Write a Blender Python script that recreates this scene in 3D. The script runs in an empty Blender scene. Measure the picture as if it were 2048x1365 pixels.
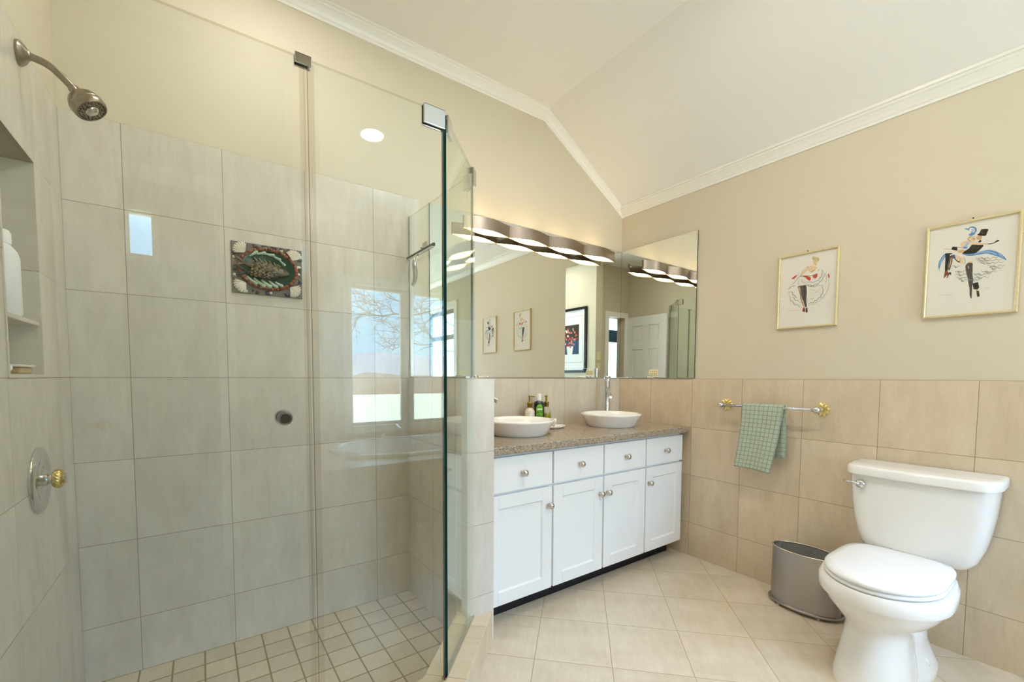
import bpy, bmesh, math, random
from mathutils import Vector, Matrix, noise as mnoise
random.seed(11)
SC = bpy.context.scene
COL = SC.collection
PI = math.pi

# ------------------------------------------------------------------ camera
def setup_camera():
    yaw, pitch, roll = 0.6152, -0.0526, 0.0040
    f = Vector((math.sin(yaw)*math.cos(pitch), math.cos(yaw)*math.cos(pitch), math.sin(pitch)))
    r = Vector((math.cos(yaw), -math.sin(yaw), 0)); u = r.cross(f)
    r2 = r*math.cos(roll)+u*math.sin(roll); u2 = -r*math.sin(roll)+u*math.cos(roll)
    cam = bpy.data.cameras.new('camera'); ob = bpy.data.objects.new('camera', cam); COL.objects.link(ob)
    cam.sensor_width = 36; cam.lens = 862.0/2048*36; cam.clip_start = 0.01; cam.clip_end = 500
    cam.shift_x = (1024-1009.95)/2048; cam.shift_y = (799.49-682.5)/2048
    m = Matrix((r2, u2, -f)).transposed().to_4x4(); m.translation = (0, 0, 1.1326)
    ob.matrix_world = m
    SC.camera = ob
setup_camera()

# ------------------------------------------------------------------ world, sun, exposure
SC.view_settings.view_transform = 'Standard'; SC.view_settings.look = 'None'
SC.view_settings.gamma = 1; SC.view_settings.use_curve_mapping = False
SC.view_settings.exposure = 0.42
SC.cycles.use_denoising = True
SC.cycles.max_bounces = 14; SC.cycles.diffuse_bounces = 6; SC.cycles.glossy_bounces = 8
SC.cycles.transmission_bounces = 8; SC.cycles.transparent_max_bounces = 24
SC.cycles.sample_clamp_indirect = 6
SC.cycles.caustics_reflective = True
SKY = 1.0
def setup_world():
    w = bpy.data.worlds.new('sky'); SC.world = w; w.use_nodes = True
    nt = w.node_tree; nt.nodes.clear()
    out = nt.nodes.new('ShaderNodeOutputWorld'); bg = nt.nodes.new('ShaderNodeBackground')
    tc = nt.nodes.new('ShaderNodeTexCoord'); sx = nt.nodes.new('ShaderNodeSeparateXYZ')
    cr = nt.nodes.new('ShaderNodeValToRGB'); e = cr.color_ramp.elements
    e[0].position = 0.0; e[0].color = (0.40, 0.70, 0.98, 1)
    e[1].position = 0.75; e[1].color = (1.5, 2.1, 2.9, 1)
    m = e.new(0.24); m.color = (0.26, 0.58, 1.0, 1)
    m = e.new(0.42); m.color = (1.5, 2.1, 2.9, 1)
    nt.links.new(tc.outputs['Generated'], sx.inputs[0]); nt.links.new(sx.outputs[2], cr.inputs[0])
    nt.links.new(cr.outputs[0], bg.inputs[0]); bg.inputs[1].default_value = 7.0*SKY
    nt.links.new(bg.outputs[0], out.inputs[0])
setup_world()
def setup_sun():
    l = bpy.data.lights.new('sun', 'SUN'); l.energy = 15.0*SKY; l.angle = 0.01; l.color = (1, 0.95, 0.86)
    o = bpy.data.objects.new('sun', l); COL.objects.link(o)
    d = Vector((0.45, -0.75, -0.62)); o.rotation_euler = d.to_track_quat('-Z', 'Y').to_euler(); o.location = (-5, 8, 9)
setup_sun()
# lamp strengths
CAN = 6.5      # recessed ceiling lights, watts each
VAN = 11.0      # vanity diffuser radiance

# ------------------------------------------------------------------ materials
MATS = {}
def new_mat(name):
    m = bpy.data.materials.new(name); m.use_nodes = True; m.node_tree.nodes.clear(); MATS[name] = m
    return m, m.node_tree
def N(nt, t, **kw):
    n = nt.nodes.new('ShaderNode'+t)
    for k, v in kw.items(): setattr(n, k, v)
    return n
def srgb(h):
    if isinstance(h, str):
        c = [int(h[i:i+2], 16)/255 for i in (0, 2, 4)]
    else: c = [x/255 for x in h]
    return tuple(x/12.92 if x <= 0.04045 else ((x+0.055)/1.055)**2.4 for x in c)+(1,)
def math_(nt, op, a, b=None, c=None):
    n = N(nt, 'Math', operation=op)
    for i, x in enumerate((a, b, c)):
        if x is None: continue
        if isinstance(x, (int, float)): n.inputs[i].default_value = x
        else: nt.links.new(x, n.inputs[i])
    return n.outputs[0]
def mix(nt, fac, a, b, mode='MIX'):
    n = N(nt, 'Mix', data_type='RGBA', blend_type=mode)
    for i, x in ((0, fac), (6, a), (7, b)):
        if isinstance(x, (int, float)): n.inputs[i].default_value = x
        elif isinstance(x, tuple): n.inputs[i].default_value = x
        else: nt.links.new(x, n.inputs[i])
    return n.outputs[2]
def pmat(name, col, rough=0.5, metal=0.0, spec=0.5, noise=0.0, nscale=30, coat=0.0, emit=None, estr=0, bump=0.0, bscale=200, trans=0.0, sheen=0.0):
    m, nt = new_mat(name)
    out = N(nt, 'OutputMaterial'); b = N(nt, 'BsdfPrincipled')
    b.inputs['Roughness'].default_value = rough; b.inputs['Metallic'].default_value = metal
    b.inputs['Specular IOR Level'].default_value = spec; b.inputs['Coat Weight'].default_value = coat
    b.inputs['Transmission Weight'].default_value = trans; b.inputs['Sheen Weight'].default_value = sheen
    c = srgb(col)
    b.inputs['Base Color'].default_value = c
    if emit: b.inputs['Emission Color'].default_value = srgb(emit); b.inputs['Emission Strength'].default_value = estr
    tc = N(nt, 'TexCoord')
    if noise:
        nz = N(nt, 'TexNoise'); nz.inputs['Scale'].default_value = nscale; nz.inputs['Detail'].default_value = 4
        nt.links.new(tc.outputs['Object'], nz.inputs['Vector'])
        lo = tuple(x*(1-noise) for x in c[:3])+(1,); hi = tuple(min(1, x*(1+noise)) for x in c[:3])+(1,)
        nt.links.new(mix(nt, nz.outputs['Fac'], lo, hi), b.inputs['Base Color'])
    if bump:
        nz = N(nt, 'TexNoise'); nz.inputs['Scale'].default_value = bscale; nz.inputs['Detail'].default_value = 3
        nt.links.new(tc.outputs['Object'], nz.inputs['Vector'])
        bp = N(nt, 'Bump'); bp.inputs['Strength'].default_value = bump; bp.inputs['Distance'].default_value = 0.002
        nt.links.new(nz.outputs['Fac'], bp.inputs['Height']); nt.links.new(bp.outputs[0], b.inputs['Normal'])
    nt.links.new(b.outputs[0], out.inputs[0])
    return m
def tile_mat(name, A, B, oa, ob, lo, hi, grout, pitch=0.3048, mortar=0.0016, rough=0.2, grain=(26, 7), streak=0.28, var=0.07, bump=0.15, spec=0.5):
    """stone tiles laid on a grid: a = P.A - oa, b = P.B - ob; the grain of the stone runs along B"""
    m, nt = new_mat(name)
    out = N(nt, 'OutputMaterial'); bs = N(nt, 'BsdfPrincipled'); geo = N(nt, 'NewGeometry')
    def dot(v, o):
        n = N(nt, 'VectorMath', operation='DOT_PRODUCT'); nt.links.new(geo.outputs['Position'], n.inputs[0]); n.inputs[1].default_value = v
        return math_(nt, 'SUBTRACT', n.outputs['Value'], o)
    a = dot(A, oa); b = dot(B, ob)
    ia = math_(nt, 'FLOOR', math_(nt, 'DIVIDE', a, pitch)); ib = math_(nt, 'FLOOR', math_(nt, 'DIVIDE', b, pitch))
    fa = math_(nt, 'SUBTRACT', a, math_(nt, 'MULTIPLY', ia, pitch)); fb = math_(nt, 'SUBTRACT', b, math_(nt, 'MULTIPLY', ib, pitch))
    ea = math_(nt, 'MINIMUM', fa, math_(nt, 'SUBTRACT', pitch, fa)); eb = math_(nt, 'MINIMUM', fb, math_(nt, 'SUBTRACT', pitch, fb))
    e = math_(nt, 'MINIMUM', ea, eb)
    mr = N(nt, 'MapRange', interpolation_type='SMOOTHSTEP'); nt.links.new(e, mr.inputs['Value'])
    mr.inputs['From Min'].default_value = mortar*0.4; mr.inputs['From Max'].default_value = mortar
    tilef = mr.outputs[0]
    idv = N(nt, 'CombineXYZ'); nt.links.new(ia, idv.inputs[0]); nt.links.new(ib, idv.inputs[1])
    wn = N(nt, 'TexWhiteNoise', noise_dimensions='3D'); nt.links.new(idv.outputs[0], wn.inputs['Vector'])
    def nz(sa, sb, det, rgh=0.55):
        v = N(nt, 'CombineXYZ'); nt.links.new(math_(nt, 'MULTIPLY', a, sa), v.inputs[0]); nt.links.new(math_(nt, 'MULTIPLY', b, sb), v.inputs[1])
        nt.links.new(math_(nt, 'MULTIPLY', wn.outputs['Value'], 37.0), v.inputs[2])
        n = N(nt, 'TexNoise'); n.inputs['Scale'].default_value = 1; n.inputs['Detail'].default_value = det; n.inputs['Roughness'].default_value = rgh
        nt.links.new(v.outputs[0], n.inputs['Vector']); return n.outputs['Fac']
    n1 = nz(grain[0], grain[1], 7, 0.72); n2 = nz(9, 3.0, 4); n3 = nz(170, 70, 3, 0.7)
    s = math_(nt, 'ADD', math_(nt, 'MULTIPLY', n1, 0.55), math_(nt, 'MULTIPLY', n2, 0.45))
    rp = N(nt, 'MapRange'); nt.links.new(s, rp.inputs['Value']); rp.inputs['From Min'].default_value = 0.28; rp.inputs['From Max'].default_value = 0.72
    c = mix(nt, rp.outputs[0], srgb(lo), srgb(hi))
    # thin darker veins
    vn = nz(22, 1.6, 5, 0.7); vr = N(nt, 'MapRange'); nt.links.new(vn, vr.inputs['Value']); vr.inputs['From Min'].default_value = 0.60; vr.inputs['From Max'].default_value = 0.72
    dk = tuple(x*0.72 for x in srgb(lo)[:3])+(1,)
    c = mix(nt, math_(nt, 'MULTIPLY', vr.outputs[0], streak), c, dk)
    pr = N(nt, 'MapRange'); nt.links.new(n3, pr.inputs['Value']); pr.inputs['From Min'].default_value = 0.62; pr.inputs['From Max'].default_value = 0.75
    c = mix(nt, math_(nt, 'MULTIPLY', pr.outputs[0], streak*0.6), c, dk)
    hv = N(nt, 'HueSaturation'); nt.links.new(c, hv.inputs['Color'])
    nt.links.new(math_(nt, 'ADD', 1-var/2, math_(nt, 'MULTIPLY', wn.outputs['Value'], var)), hv.inputs['Value'])
    c = mix(nt, tilef, srgb(grout), hv.outputs[0])
    nt.links.new(c, bs.inputs['Base Color'])
    nt.links.new(math_(nt, 'SUBTRACT', 0.85, math_(nt, 'MULTIPLY', tilef, 0.85-rough)), bs.inputs['Roughness'])
    bs.inputs['Specular IOR Level'].default_value = spec
    if bump:
        bp = N(nt, 'Bump'); bp.inputs['Strength'].default_value = bump; bp.inputs['Distance'].default_value = 0.0015
        nt.links.new(tilef, bp.inputs['Height']); nt.links.new(bp.outputs[0], bs.inputs['Normal'])
    nt.links.new(bs.outputs[0], out.inputs[0])
    return m
def glass_mat(name, tint, tcol=(0.9, 1, 0.97)):
    """clear pane: light goes straight through, Schlick reflection on either face"""
    m, nt = new_mat(name)
    out = N(nt, 'OutputMaterial'); tr = N(nt, 'BsdfTransparent'); tr.inputs[0].default_value = tint
    gl = N(nt, 'BsdfGlossy'); gl.inputs['Roughness'].default_value = 0.0; gl.inputs[0].default_value = tcol+(1,) if len(tcol) == 3 else tcol
    geo = N(nt, 'NewGeometry'); d = N(nt, 'VectorMath', operation='DOT_PRODUCT')
    nt.links.new(geo.outputs['Incoming'], d.inputs[0]); nt.links.new(geo.outputs['Normal'], d.inputs[1])
    c = math_(nt, 'SUBTRACT', 1.0, math_(nt, 'MINIMUM', math_(nt, 'ABSOLUTE', d.outputs['Value']), 1.0))
    f = math_(nt, 'ADD', 0.042, math_(nt, 'MULTIPLY', math_(nt, 'POWER', c, 5.0), 0.958))
    ms = N(nt, 'MixShader'); nt.links.new(f, ms.inputs[0]); nt.links.new(tr.outputs[0], ms.inputs[1]); nt.links.new(gl.outputs[0], ms.inputs[2])
    nt.links.new(ms.outputs[0], out.inputs[0]); return m

pmat('wall_paint', 'cec2ac', 0.55, spec=0.3, noise=0.02, nscale=3, bump=0.05, bscale=350)
pmat('ceiling_paint', 'efebe6', 0.7, spec=0.2, noise=0.01, nscale=2)
pmat('white_trim', 'eeeae2', 0.35, noise=0.015, nscale=5)
TONE = dict(lo='bfae95', hi='d8cab3', grout='94836a')
Z0 = 1.1246
tile_mat('tile_xz', (1, 0, 0), (0, 0, 1), -0.2100, Z0, 'c4bbad', 'dcd5c9', '958a79', rough=0.2, spec=0.35)
tile_mat('tile_xz_vanity', (1, 0, 0), (0, 0, 1), -0.2100+0.05, Z0, 'c9bba7', 'dfd4c2', '9a8a72', rough=0.2)
tile_mat('tile_yz', (0, 1, 0), (0, 0, 1), 1.5298, Z0, 'c4b094', 'dccab0', '8f7a5e', rough=0.2)
tile_mat('tile_yz_shower', (0, 1, 0), (0, 0, 1), 1.5298-0.02, Z0, 'c4bbad', 'dcd5c9', '958a79', rough=0.25, spec=0.35)
tile_mat('tile_pillar', (1, 0, 0), (0, 0, 1), 0.80, Z0, 'd0c7bb', 'e4ddd2', 'a39886', rough=0.2, grain=(30, 7))
R2 = 0.70710678
tile_mat('tile_floor', (R2, R2, 0), (R2, -R2, 0), 0.1475, 0.142, 'cab9a0', 'e2d6c4', '9a876a', rough=0.22, grain=(7, 26), mortar=0.0019, streak=0.35)
tile_mat('tile_mosaic', (1, 0, 0), (0, 1, 0), 0.697, 1.903, 'bcae97', 'd2c6b2', '8d7c5c', pitch=0.1016, mortar=0.0042, rough=0.35, grain=(40, 25), var=0.16)
tile_mat('tile_curb', (R2, R2, 0), (0, 0, 1), 0.12, -0.1, 'cbb79b', 'dccbb1', '94805f', rough=0.22, grain=(40, 12))
tile_mat('tile_deck', (1, 0, 0), (0, 1, 0), 0.1, 0.05, 'c6b398', 'dccfba', '94805f', rough=0.25)
pmat('porcelain', 'f1eeea', 0.08, spec=0.6, coat=0.3)
pmat('seat_plastic', 'f0eff0', 0.16, spec=0.5)
pmat('cabinet_white', 'f3f3f2', 0.35, noise=0.01, nscale=4)
pmat('cabinet_gap', 'cfd2d6', 0.5)
pmat('kick_black', '060608', 0.6)
pmat('chrome', 'd9dadc', 0.07, metal=1)
pmat('chrome_dark_reflection', '7a828a', 0.06, metal=1)  # plain chrome; the dark room it reflects is put into the colour
pmat('satin_nickel', 'cfcac4', 0.2, metal=1)
pmat('worn_nickel', '9a8f80', 0.3, metal=1, noise=0.25, nscale=60)
pmat('fixture_metal', 'a39487', 0.32, metal=1, noise=0.06, nscale=25)
pmat('steel_brushed', 'b3aeaa', 0.2, metal=1, noise=0.04, nscale=40)
pmat('steel_liner', 'a9a8a4', 0.45, metal=0.5)
pmat('brass', 'dcc583', 0.2, metal=1)
pmat('dark_rubber', '3a3029', 0.5)
pmat('mirror', 'eef1ee', 0.0, metal=1)
pmat('mirror_edge', '2c3330', 0.3)
glass_mat('shower_glass', (0.97, 0.985, 0.975, 1))
glass_mat('glass_top', (0.84, 0.83, 0.77, 1))
glass_mat('window_glass', (0.97, 0.98, 0.98, 1))
glass_mat('picture_glass', (0.99, 0.99, 0.99, 1))
pmat('glass_edge', '12413f', 0.15, spec=0.8)
pmat('glass_edge_light', '8a8a72', 0.15, spec=0.8)
glass_mat('clear_seal', (0.95, 0.93, 0.915, 1))
pmat('lamp_diffuser', 'fff0d8', 0.5, emit='ffe0b0', estr=VAN)
pmat('lamp_diffuser_up', 'fff0d8', 0.5, emit='ffdfae', estr=VAN*0.35)
pmat('can_lens', 'fff4e0', 0.5, emit='fff0dc', estr=3)
pmat('towel_dark', '7f9a86', 0.95, spec=0.05, sheen=0.3)
pmat('gold_frame', 'd9c79a', 0.35, metal=0.35, noise=0.18, nscale=90)
pmat('black_frame', '101014', 0.25)
pmat('paper', 'ece5db', 0.8, spec=0.1)
pmat('mat_board', 'eceae6', 0.8, spec=0.1)
pmat('liquid_soap', 'e9dcc4', 0.25)
pmat('green_bottle', '0e2a12', 0.12, spec=0.7)
pmat('label_green', '7fc02a', 0.4)
pmat('label_text', '123d1c', 0.5)
pmat('label_white', 'e9efe6', 0.5)
pmat('cap_white', 'efefee', 0.35)
pmat('yellow_liquid', 'a8a428', 0.15, spec=0.6)
glass_mat('plastic_clear', (0.93, 0.93, 0.86, 1))
pmat('antique_gold', '8f7a3a', 0.28, metal=0.9)
pmat('milk_plastic', 'e6e7e6', 0.4)
pmat('soap_white', 'f2f0ec', 0.5)
pmat('tan_sponge', 'b59c74', 0.9, noise=0.25, nscale=120, bump=0.4)
pmat('shell', 'e4dccb', 0.4, noise=0.12, nscale=60)
pmat('ivory', 'e6d9a8', 0.4)
pmat('dark_slot', '1b1712', 0.6)
pmat('window_frame_blue', '2b4a63', 0.4)
pmat('window_frame_brown', '6b5a48', 0.5)
pmat('door_white', 'e9e6df', 0.4, noise=0.01, nscale=4)
pmat('field_straw', 'e2d6b8', 0.95, spec=0, noise=0.2, nscale=0.6)
pmat('woods', '86705f', 0.95, spec=0, noise=0.35, nscale=0.5)
pmat('hill_woods', '8f8a92', 0.95, spec=0, noise=0.2, nscale=0.2)
pmat('bark', '3c3a3c', 0.9, spec=0.1)
for k, v in dict(skin='e6c7a0', hair='cbb98c', ochre='a98d5a', grey='9b9a98', brown='4a3328', red='c8452a', light='e9e3d9', dark='5c5a5a', stock='4f4a49',
                 tan='d3ab7c', redbrown='8a3f2a', pale='d5cbbb', blue='5f8fc0', lblue='9fbfe0', dblue='4a5f96', black='141216',
                 fl_bg='4a4038', fl_red='b8402f', fl_pink='cf7f74', fl_blue='41566e').items():
    pmat('ink_'+k, v, 0.8, spec=0.1)
for k, v, r in (('terracotta', '8a4a30', 0.3), ('glaze_green', '0e3f30', 0.15), ('glaze_mint', 'a3b8a4', 0.2), ('fish_bronze', '5f543f', 0.3), ('fish_dark', '2f2d2a', 0.3),
                ('plaque_base', '6e675c', 0.4), ('fish_gold', '9a8455', 0.3), ('plaque_blue', '2b3358', 0.3), ('shell_white', 'dcd5c6', 0.45), ('braid_dark', '4a1f16', 0.35)):
    pmat(k, v, r, noise=0.22, nscale=140)

def brushed():
    nt = MATS['steel_brushed'].node_tree; b = next(n for n in nt.nodes if n.type == 'BSDF_PRINCIPLED')
    tg = N(nt, 'Tangent', direction_type='RADIAL', axis='Z'); nt.links.new(tg.outputs[0], b.inputs['Tangent'])
    b.inputs['Anisotropic'].default_value = 0.85; b.inputs['Anisotropic Rotation'].default_value = 0.25; b.inputs['Roughness'].default_value = 0.32
brushed()
def granite():
    m, nt = new_mat('granite')
    out = N(nt, 'OutputMaterial'); b = N(nt, 'BsdfPrincipled'); tc = N(nt, 'TexCoord')
    v = N(nt, 'TexVoronoi'); v.inputs['Scale'].default_value = 330
    n = N(nt, 'TexNoise'); n.inputs['Scale'].default_value = 75; n.inputs['Detail'].default_value = 8; n.inputs['Roughness'].default_value = 0.8
    n2 = N(nt, 'TexNoise'); n2.inputs['Scale'].default_value = 7; n2.inputs['Detail'].default_value = 3
    for x in (v, n, n2): nt.links.new(tc.outputs['Object'], x.inputs['Vector'])
    sp = N(nt, 'SeparateColor'); nt.links.new(v.outputs['Color'], sp.inputs[0])
    cr = N(nt, 'ValToRGB'); e = cr.color_ramp.elements
    e[0].position = 0; e[0].color = srgb('2a2622'); e[1].position = 1; e[1].color = srgb('d2c6ae')
    for p, c in ((0.30, '3d3733'), (0.40, '7f7466'), (0.52, 'a5978a'), (0.66, 'c0b09a')): x = e.new(p); x.color = srgb(c)
    nt.links.new(math_(nt, 'ADD', math_(nt, 'MULTIPLY', sp.outputs[0], 0.42), math_(nt, 'MULTIPLY', n.outputs['Fac'], 0.58)), cr.inputs[0])
    c = mix(nt, 0.22, cr.outputs[0], mix(nt, n2.outputs['Fac'], srgb('9d8a72'), srgb('c4a985')))
    nt.links.new(c, b.inputs['Base Color']); b.inputs['Roughness'].default_value = 0.15
    nt.links.new(b.outputs[0], out.inputs[0])
granite()
def towel_mat():
    m, nt = new_mat('towel')
    out = N(nt, 'OutputMaterial'); b = N(nt, 'BsdfPrincipled'); uv = N(nt, 'UVMap')
    sp = N(nt, 'SeparateXYZ'); nt.links.new(uv.outputs[0], sp.inputs[0])
    def edge(o):
        f = math_(nt, 'FRACT', o); return math_(nt, 'MINIMUM', f, math_(nt, 'SUBTRACT', 1.0, f))
    e = math_(nt, 'MINIMUM', edge(sp.outputs[0]), edge(sp.outputs[1]))
    mr = N(nt, 'MapRange', interpolation_type='SMOOTHSTEP'); nt.links.new(e, mr.inputs[0]); mr.inputs['From Min'].default_value = 0.0; mr.inputs['From Max'].default_value = 0.10
    n = N(nt, 'TexNoise'); n.inputs['Scale'].default_value = 26; nt.links.new(uv.outputs[0], n.inputs['Vector'])
    n2 = N(nt, 'TexNoise'); n2.inputs['Scale'].default_value = 1.3; nt.links.new(uv.outputs[0], n2.inputs['Vector'])
    c = mix(nt, n.outputs['Fac'], srgb('a2b09c'), srgb('bec7b4')); c = mix(nt, math_(nt, 'MULTIPLY', n2.outputs['Fac'], 0.4), c, srgb('bfc4ab'))
    c = mix(nt, mr.outputs[0], srgb('8d9382'), c)
    nt.links.new(c, b.inputs['Base Color']); b.inputs['Roughness'].default_value = 0.95; b.inputs['Specular IOR Level'].default_value = 0.05
    h = math_(nt, 'ADD', mr.outputs[0], math_(nt, 'MULTIPLY', n.outputs['Fac'], 0.5))
    bp = N(nt, 'Bump'); bp.inputs['Strength'].default_value = 0.6; bp.inputs['Distance'].default_value = 0.003
    nt.links.new(h, bp.inputs['Height']); nt.links.new(bp.outputs[0], b.inputs['Normal'])
    nt.links.new(b.outputs[0], out.inputs[0])
towel_mat()

# ------------------------------------------------------------------ mesh helpers
def M(n): return MATS[n]
def obj(name, bm, mat, parent=None, smooth=False, bevel=0, seg=2, auto=None):
    me = bpy.data.meshes.new(name); bmesh.ops.recalc_face_normals(bm, faces=bm.faces); bm.to_mesh(me); bm.free()
    for m in (mat if isinstance(mat, (list, tuple)) else [mat]): me.materials.append(M(m))
    o = bpy.data.objects.new(name, me); COL.objects.link(o)
    if smooth:
        for p in me.polygons: p.use_smooth = True
        if auto is not None:
            me.set_sharp_from_angle(angle=math.radians(auto))
    if bevel:
        b = o.modifiers.new('bevel', 'BEVEL'); b.width = bevel; b.segments = seg; b.limit_method = 'ANGLE'; b.harden_normals = False
    if parent: 
        o.parent = parent; o.matrix_parent_inverse = Matrix.Translation(-parent.location) if parent.type == 'EMPTY' else Matrix()
    return o
def thing(name, label, cat, loc=(0, 0, 0), group=None):
    o = bpy.data.objects.new(name, None); COL.objects.link(o); o.location = loc; o.empty_display_size = 0.1
    return tag(o, label, cat, group)
def tag(o, label, cat, group=None):
    o['label'] = label; o['category'] = cat
    if group: o['group'] = group
    return o
def struct(o): o['kind'] = 'structure'; return o
def BM(): return bmesh.new()
def box(bm, x0, y0, z0, x1, y1, z1, mi=0):
    vs = [bm.verts.new(p) for p in ((x0, y0, z0), (x1, y0, z0), (x1, y1, z0), (x0, y1, z0), (x0, y0, z1), (x1, y0, z1), (x1, y1, z1), (x0, y1, z1))]
    for f in ((3, 2, 1, 0), (4, 5, 6, 7), (0, 1, 5, 4), (1, 2, 6, 5), (2, 3, 7, 6), (3, 0, 4, 7)):
        bm.faces.new([vs[i] for i in f]).material_index = mi
    return vs
def prism(bm, pts, z0, z1, mi=0):
    a = [bm.verts.new((p[0], p[1], z0)) for p in pts]; b = [bm.verts.new((p[0], p[1], z1)) for p in pts]
    n = len(pts)
    for f in (a[::-1], b): bm.faces.new(f).material_index = mi
    for i in range(n): bm.faces.new((a[i], a[(i+1) % n], b[(i+1) % n], b[i])).material_index = mi
def loft(bm, rings, cap0=True, cap1=True, closed=True, mi=0):
    R = [[bm.verts.new(p) for p in r] for r in rings]; n = len(R[0])
    for a, b in zip(R, R[1:]):
        for i in range(n if closed else n-1):
            j = (i+1) % n; bm.faces.new((a[i], a[j], b[j], b[i])).material_index = mi
    if cap0: bm.faces.new(R[0][::-1]).material_index = mi
    if cap1: bm.faces.new(R[-1]).material_index = mi
    return R
def frame_of(d):
    d = Vector(d).normalized(); a = Vector((0, 0, 1)) if abs(d.z) < 0.9 else Vector((1, 0, 0))
    u = a.cross(d).normalized(); v = d.cross(u); return u, v, d
def lathe(bm, prof, org=(0, 0, 0), axis=(0, 0, 1), n=32, mi=0, flute=0, nf=0):
    """prof: (r, h) pairs along the axis"""
    u, v, d = frame_of(axis); org = Vector(org); rings = []
    for r, h in prof:
        r = max(r, 1e-5)
        rings.append([org+d*h+(u*math.cos(t)+v*math.sin(t))*(r*(1+flute*math.cos(nf*t))) for t in [2*PI*i/n for i in range(n)]])
    loft(bm, rings, mi=mi)
def tube(bm, pts, r, n=12, mi=0, cap=True):
    pts = [Vector(p) for p in pts]; rs = r if isinstance(r, (list, tuple)) else [r]*len(pts)
    rings = []; u = None
    for i, p in enumerate(pts):
        d = (pts[min(i+1, len(pts)-1)]-pts[max(i-1, 0)]).normalized()
        if u is None: u, v, _ = frame_of(d)
        u = (u-d*u.dot(d)).normalized(); v = d.cross(u)
        rings.append([p+(u*math.cos(t)+v*math.sin(t))*rs[i] for t in [2*PI*k/n for k in range(n)]])
    loft(bm, rings, cap, cap, mi=mi)
def sphere(bm, c, r, sx=1, sy=1, sz=1, n=20, mi=0):
    res = bmesh.ops.create_uvsphere(bm, u_segments=n, v_segments=max(6, n//2), radius=r)
    for v in res['verts']: v.co = Vector((v.co.x*sx, v.co.y*sy, v.co.z*sz))+Vector(c)
    for v in res['verts']:
        for f in v.link_faces: f.material_index = mi
def spline(pts, n=8):
    P = [Vector(p) for p in pts]; out = []
    for i in range(len(P)-1):
        p0, p1, p2, p3 = P[max(i-1, 0)], P[i], P[i+1], P[min(i+2, len(P)-1)]
        for k in range(n):
            t = k/n; out.append(0.5*((2*p1)+(p2-p0)*t+(2*p0-5*p1+4*p2-p3)*t*t+(3*p1-p0-3*p2+p3)*t**3))
    out.append(P[-1]); return out
def copy_tree(o, parent=None):
    c = o.copy(); COL.objects.link(c)
    if parent: c.parent = parent; c.matrix_parent_inverse = o.matrix_parent_inverse.copy()
    for ch in list(o.children): copy_tree(ch, c)
    return c
def rel(o, parent):
    """parent o (built in world coordinates, identity transform) to an empty or mesh that stands unrotated"""
    o.parent = parent; o.matrix_parent_inverse = Matrix.Translation(-parent.matrix_basis.translation); return o
# ------------------------------------------------------------------ the room
D = 2.107; XR = 2.5196; XL = -0.3712; PT = 0.006     # tile faces; the paint lies PT behind them
ZT = 1.1246; ZSH = 2.039; ZC = 2.775                  # wainscot top, shower tile top, ceiling
def wall_box(bm, *a): box(bm, *a)

b = BM(); box(b, -3.2, -2.2, -0.12, XR+0.15, D+0.15, 0)
struct(obj('floor', b, 'tile_floor'))
b = BM(); prism(b, [(XL, 1.20), (0.61, 1.20), (0.885, 1.475), (0.8754, D), (XL, D)], -0.02, 0.003)
shf = struct(obj('floor', b, 'tile_mosaic'))

b = BM(); box(b, XL-0.15, D+PT, -0.1, XR+0.15, D+0.14, 3.0)
wb = struct(obj('wall_back', b, 'wall_paint'))
b = BM(); box(b, XL, D, 0, 0.945, D+PT+0.001, ZSH); obj('tile_cladding', b, 'tile_xz', wb, bevel=0.001)
b = BM(); box(b, 0.945, D, 0, XR, D+PT+0.001, ZT); obj('tile_cladding', b, 'tile_xz_vanity', wb, bevel=0.001)

# right wall, with the window beside the bath
b = BM()
for a in ((-2.1, -1.25, -0.1, 3.0), (-0.42, D+0.14, -0.1, 3.0), (-1.25, -0.42, -0.1, 0.75), (-1.25, -0.42, 1.97, 3.0)):
    box(b, XR+PT, a[0], a[2], XR+0.14, a[1], a[3])
wr = struct(obj('wall_right', b, 'wall_paint'))
b = BM(); box(b, XR, -0.33, 0, XR+PT+0.001, D, ZT); obj('tile_cladding', b, 'tile_yz', wr, bevel=0.001)

# left wall with the shower niche
NY0, NY1, NZ0, NZ1, ND = 1.524, 1.800, 1.134, 1.735, 0.10
b = BM(); 
box(b, XL-0.16, -0.3, -0.1, XL-0.135, D+0.14, 3.0)
box(b, XL-0.135, -0.3, -0.1, XL-PT, 1.20, 3.0); box(b, XL-0.135, 1.20, ZSH, XL-PT, D+0.14, 3.0)
wl = struct(obj('wall_left', b, 'wall_paint'))
b = BM()
for y0, y1, z0, z1 in ((1.20, NY0, 0, ZSH), (NY1, D, 0, ZSH), (NY0, NY1, 0, NZ0), (NY0, NY1, NZ1, ZSH)):
    box(b, XL-0.135, y0, z0, XL, y1, z1)
box(b, XL-0.135, NY0, NZ0, XL-ND, NY1, NZ1)
obj('tile_cladding', b, 'tile_yz_shower', wl)
b = BM(); box(b, XL-ND, NY0, 1.273, XL-0.004, NY1, 1.285); obj('niche_shelf', b, 'tile_yz_shower', wl, bevel=0.002)
b = BM()
for y0, y1, z0, z1 in ((NY1-0.0008, NY1+0.010, NZ0-0.010, NZ1+0.010), (NY0-0.010, NY0+0.0008, NZ0-0.010, NZ1+0.010), (NY0+0.0008, NY1-0.0008, NZ1-0.0008, NZ1+0.010), (NY0+0.0008, NY1-0.0008, NZ0-0.010, NZ0+0.0008)):
    box(b, XL-0.01, y0, z0, XL+0.0015, y1, z1)
obj('niche_edge', b, 'tile_yz_shower', wl)

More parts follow.
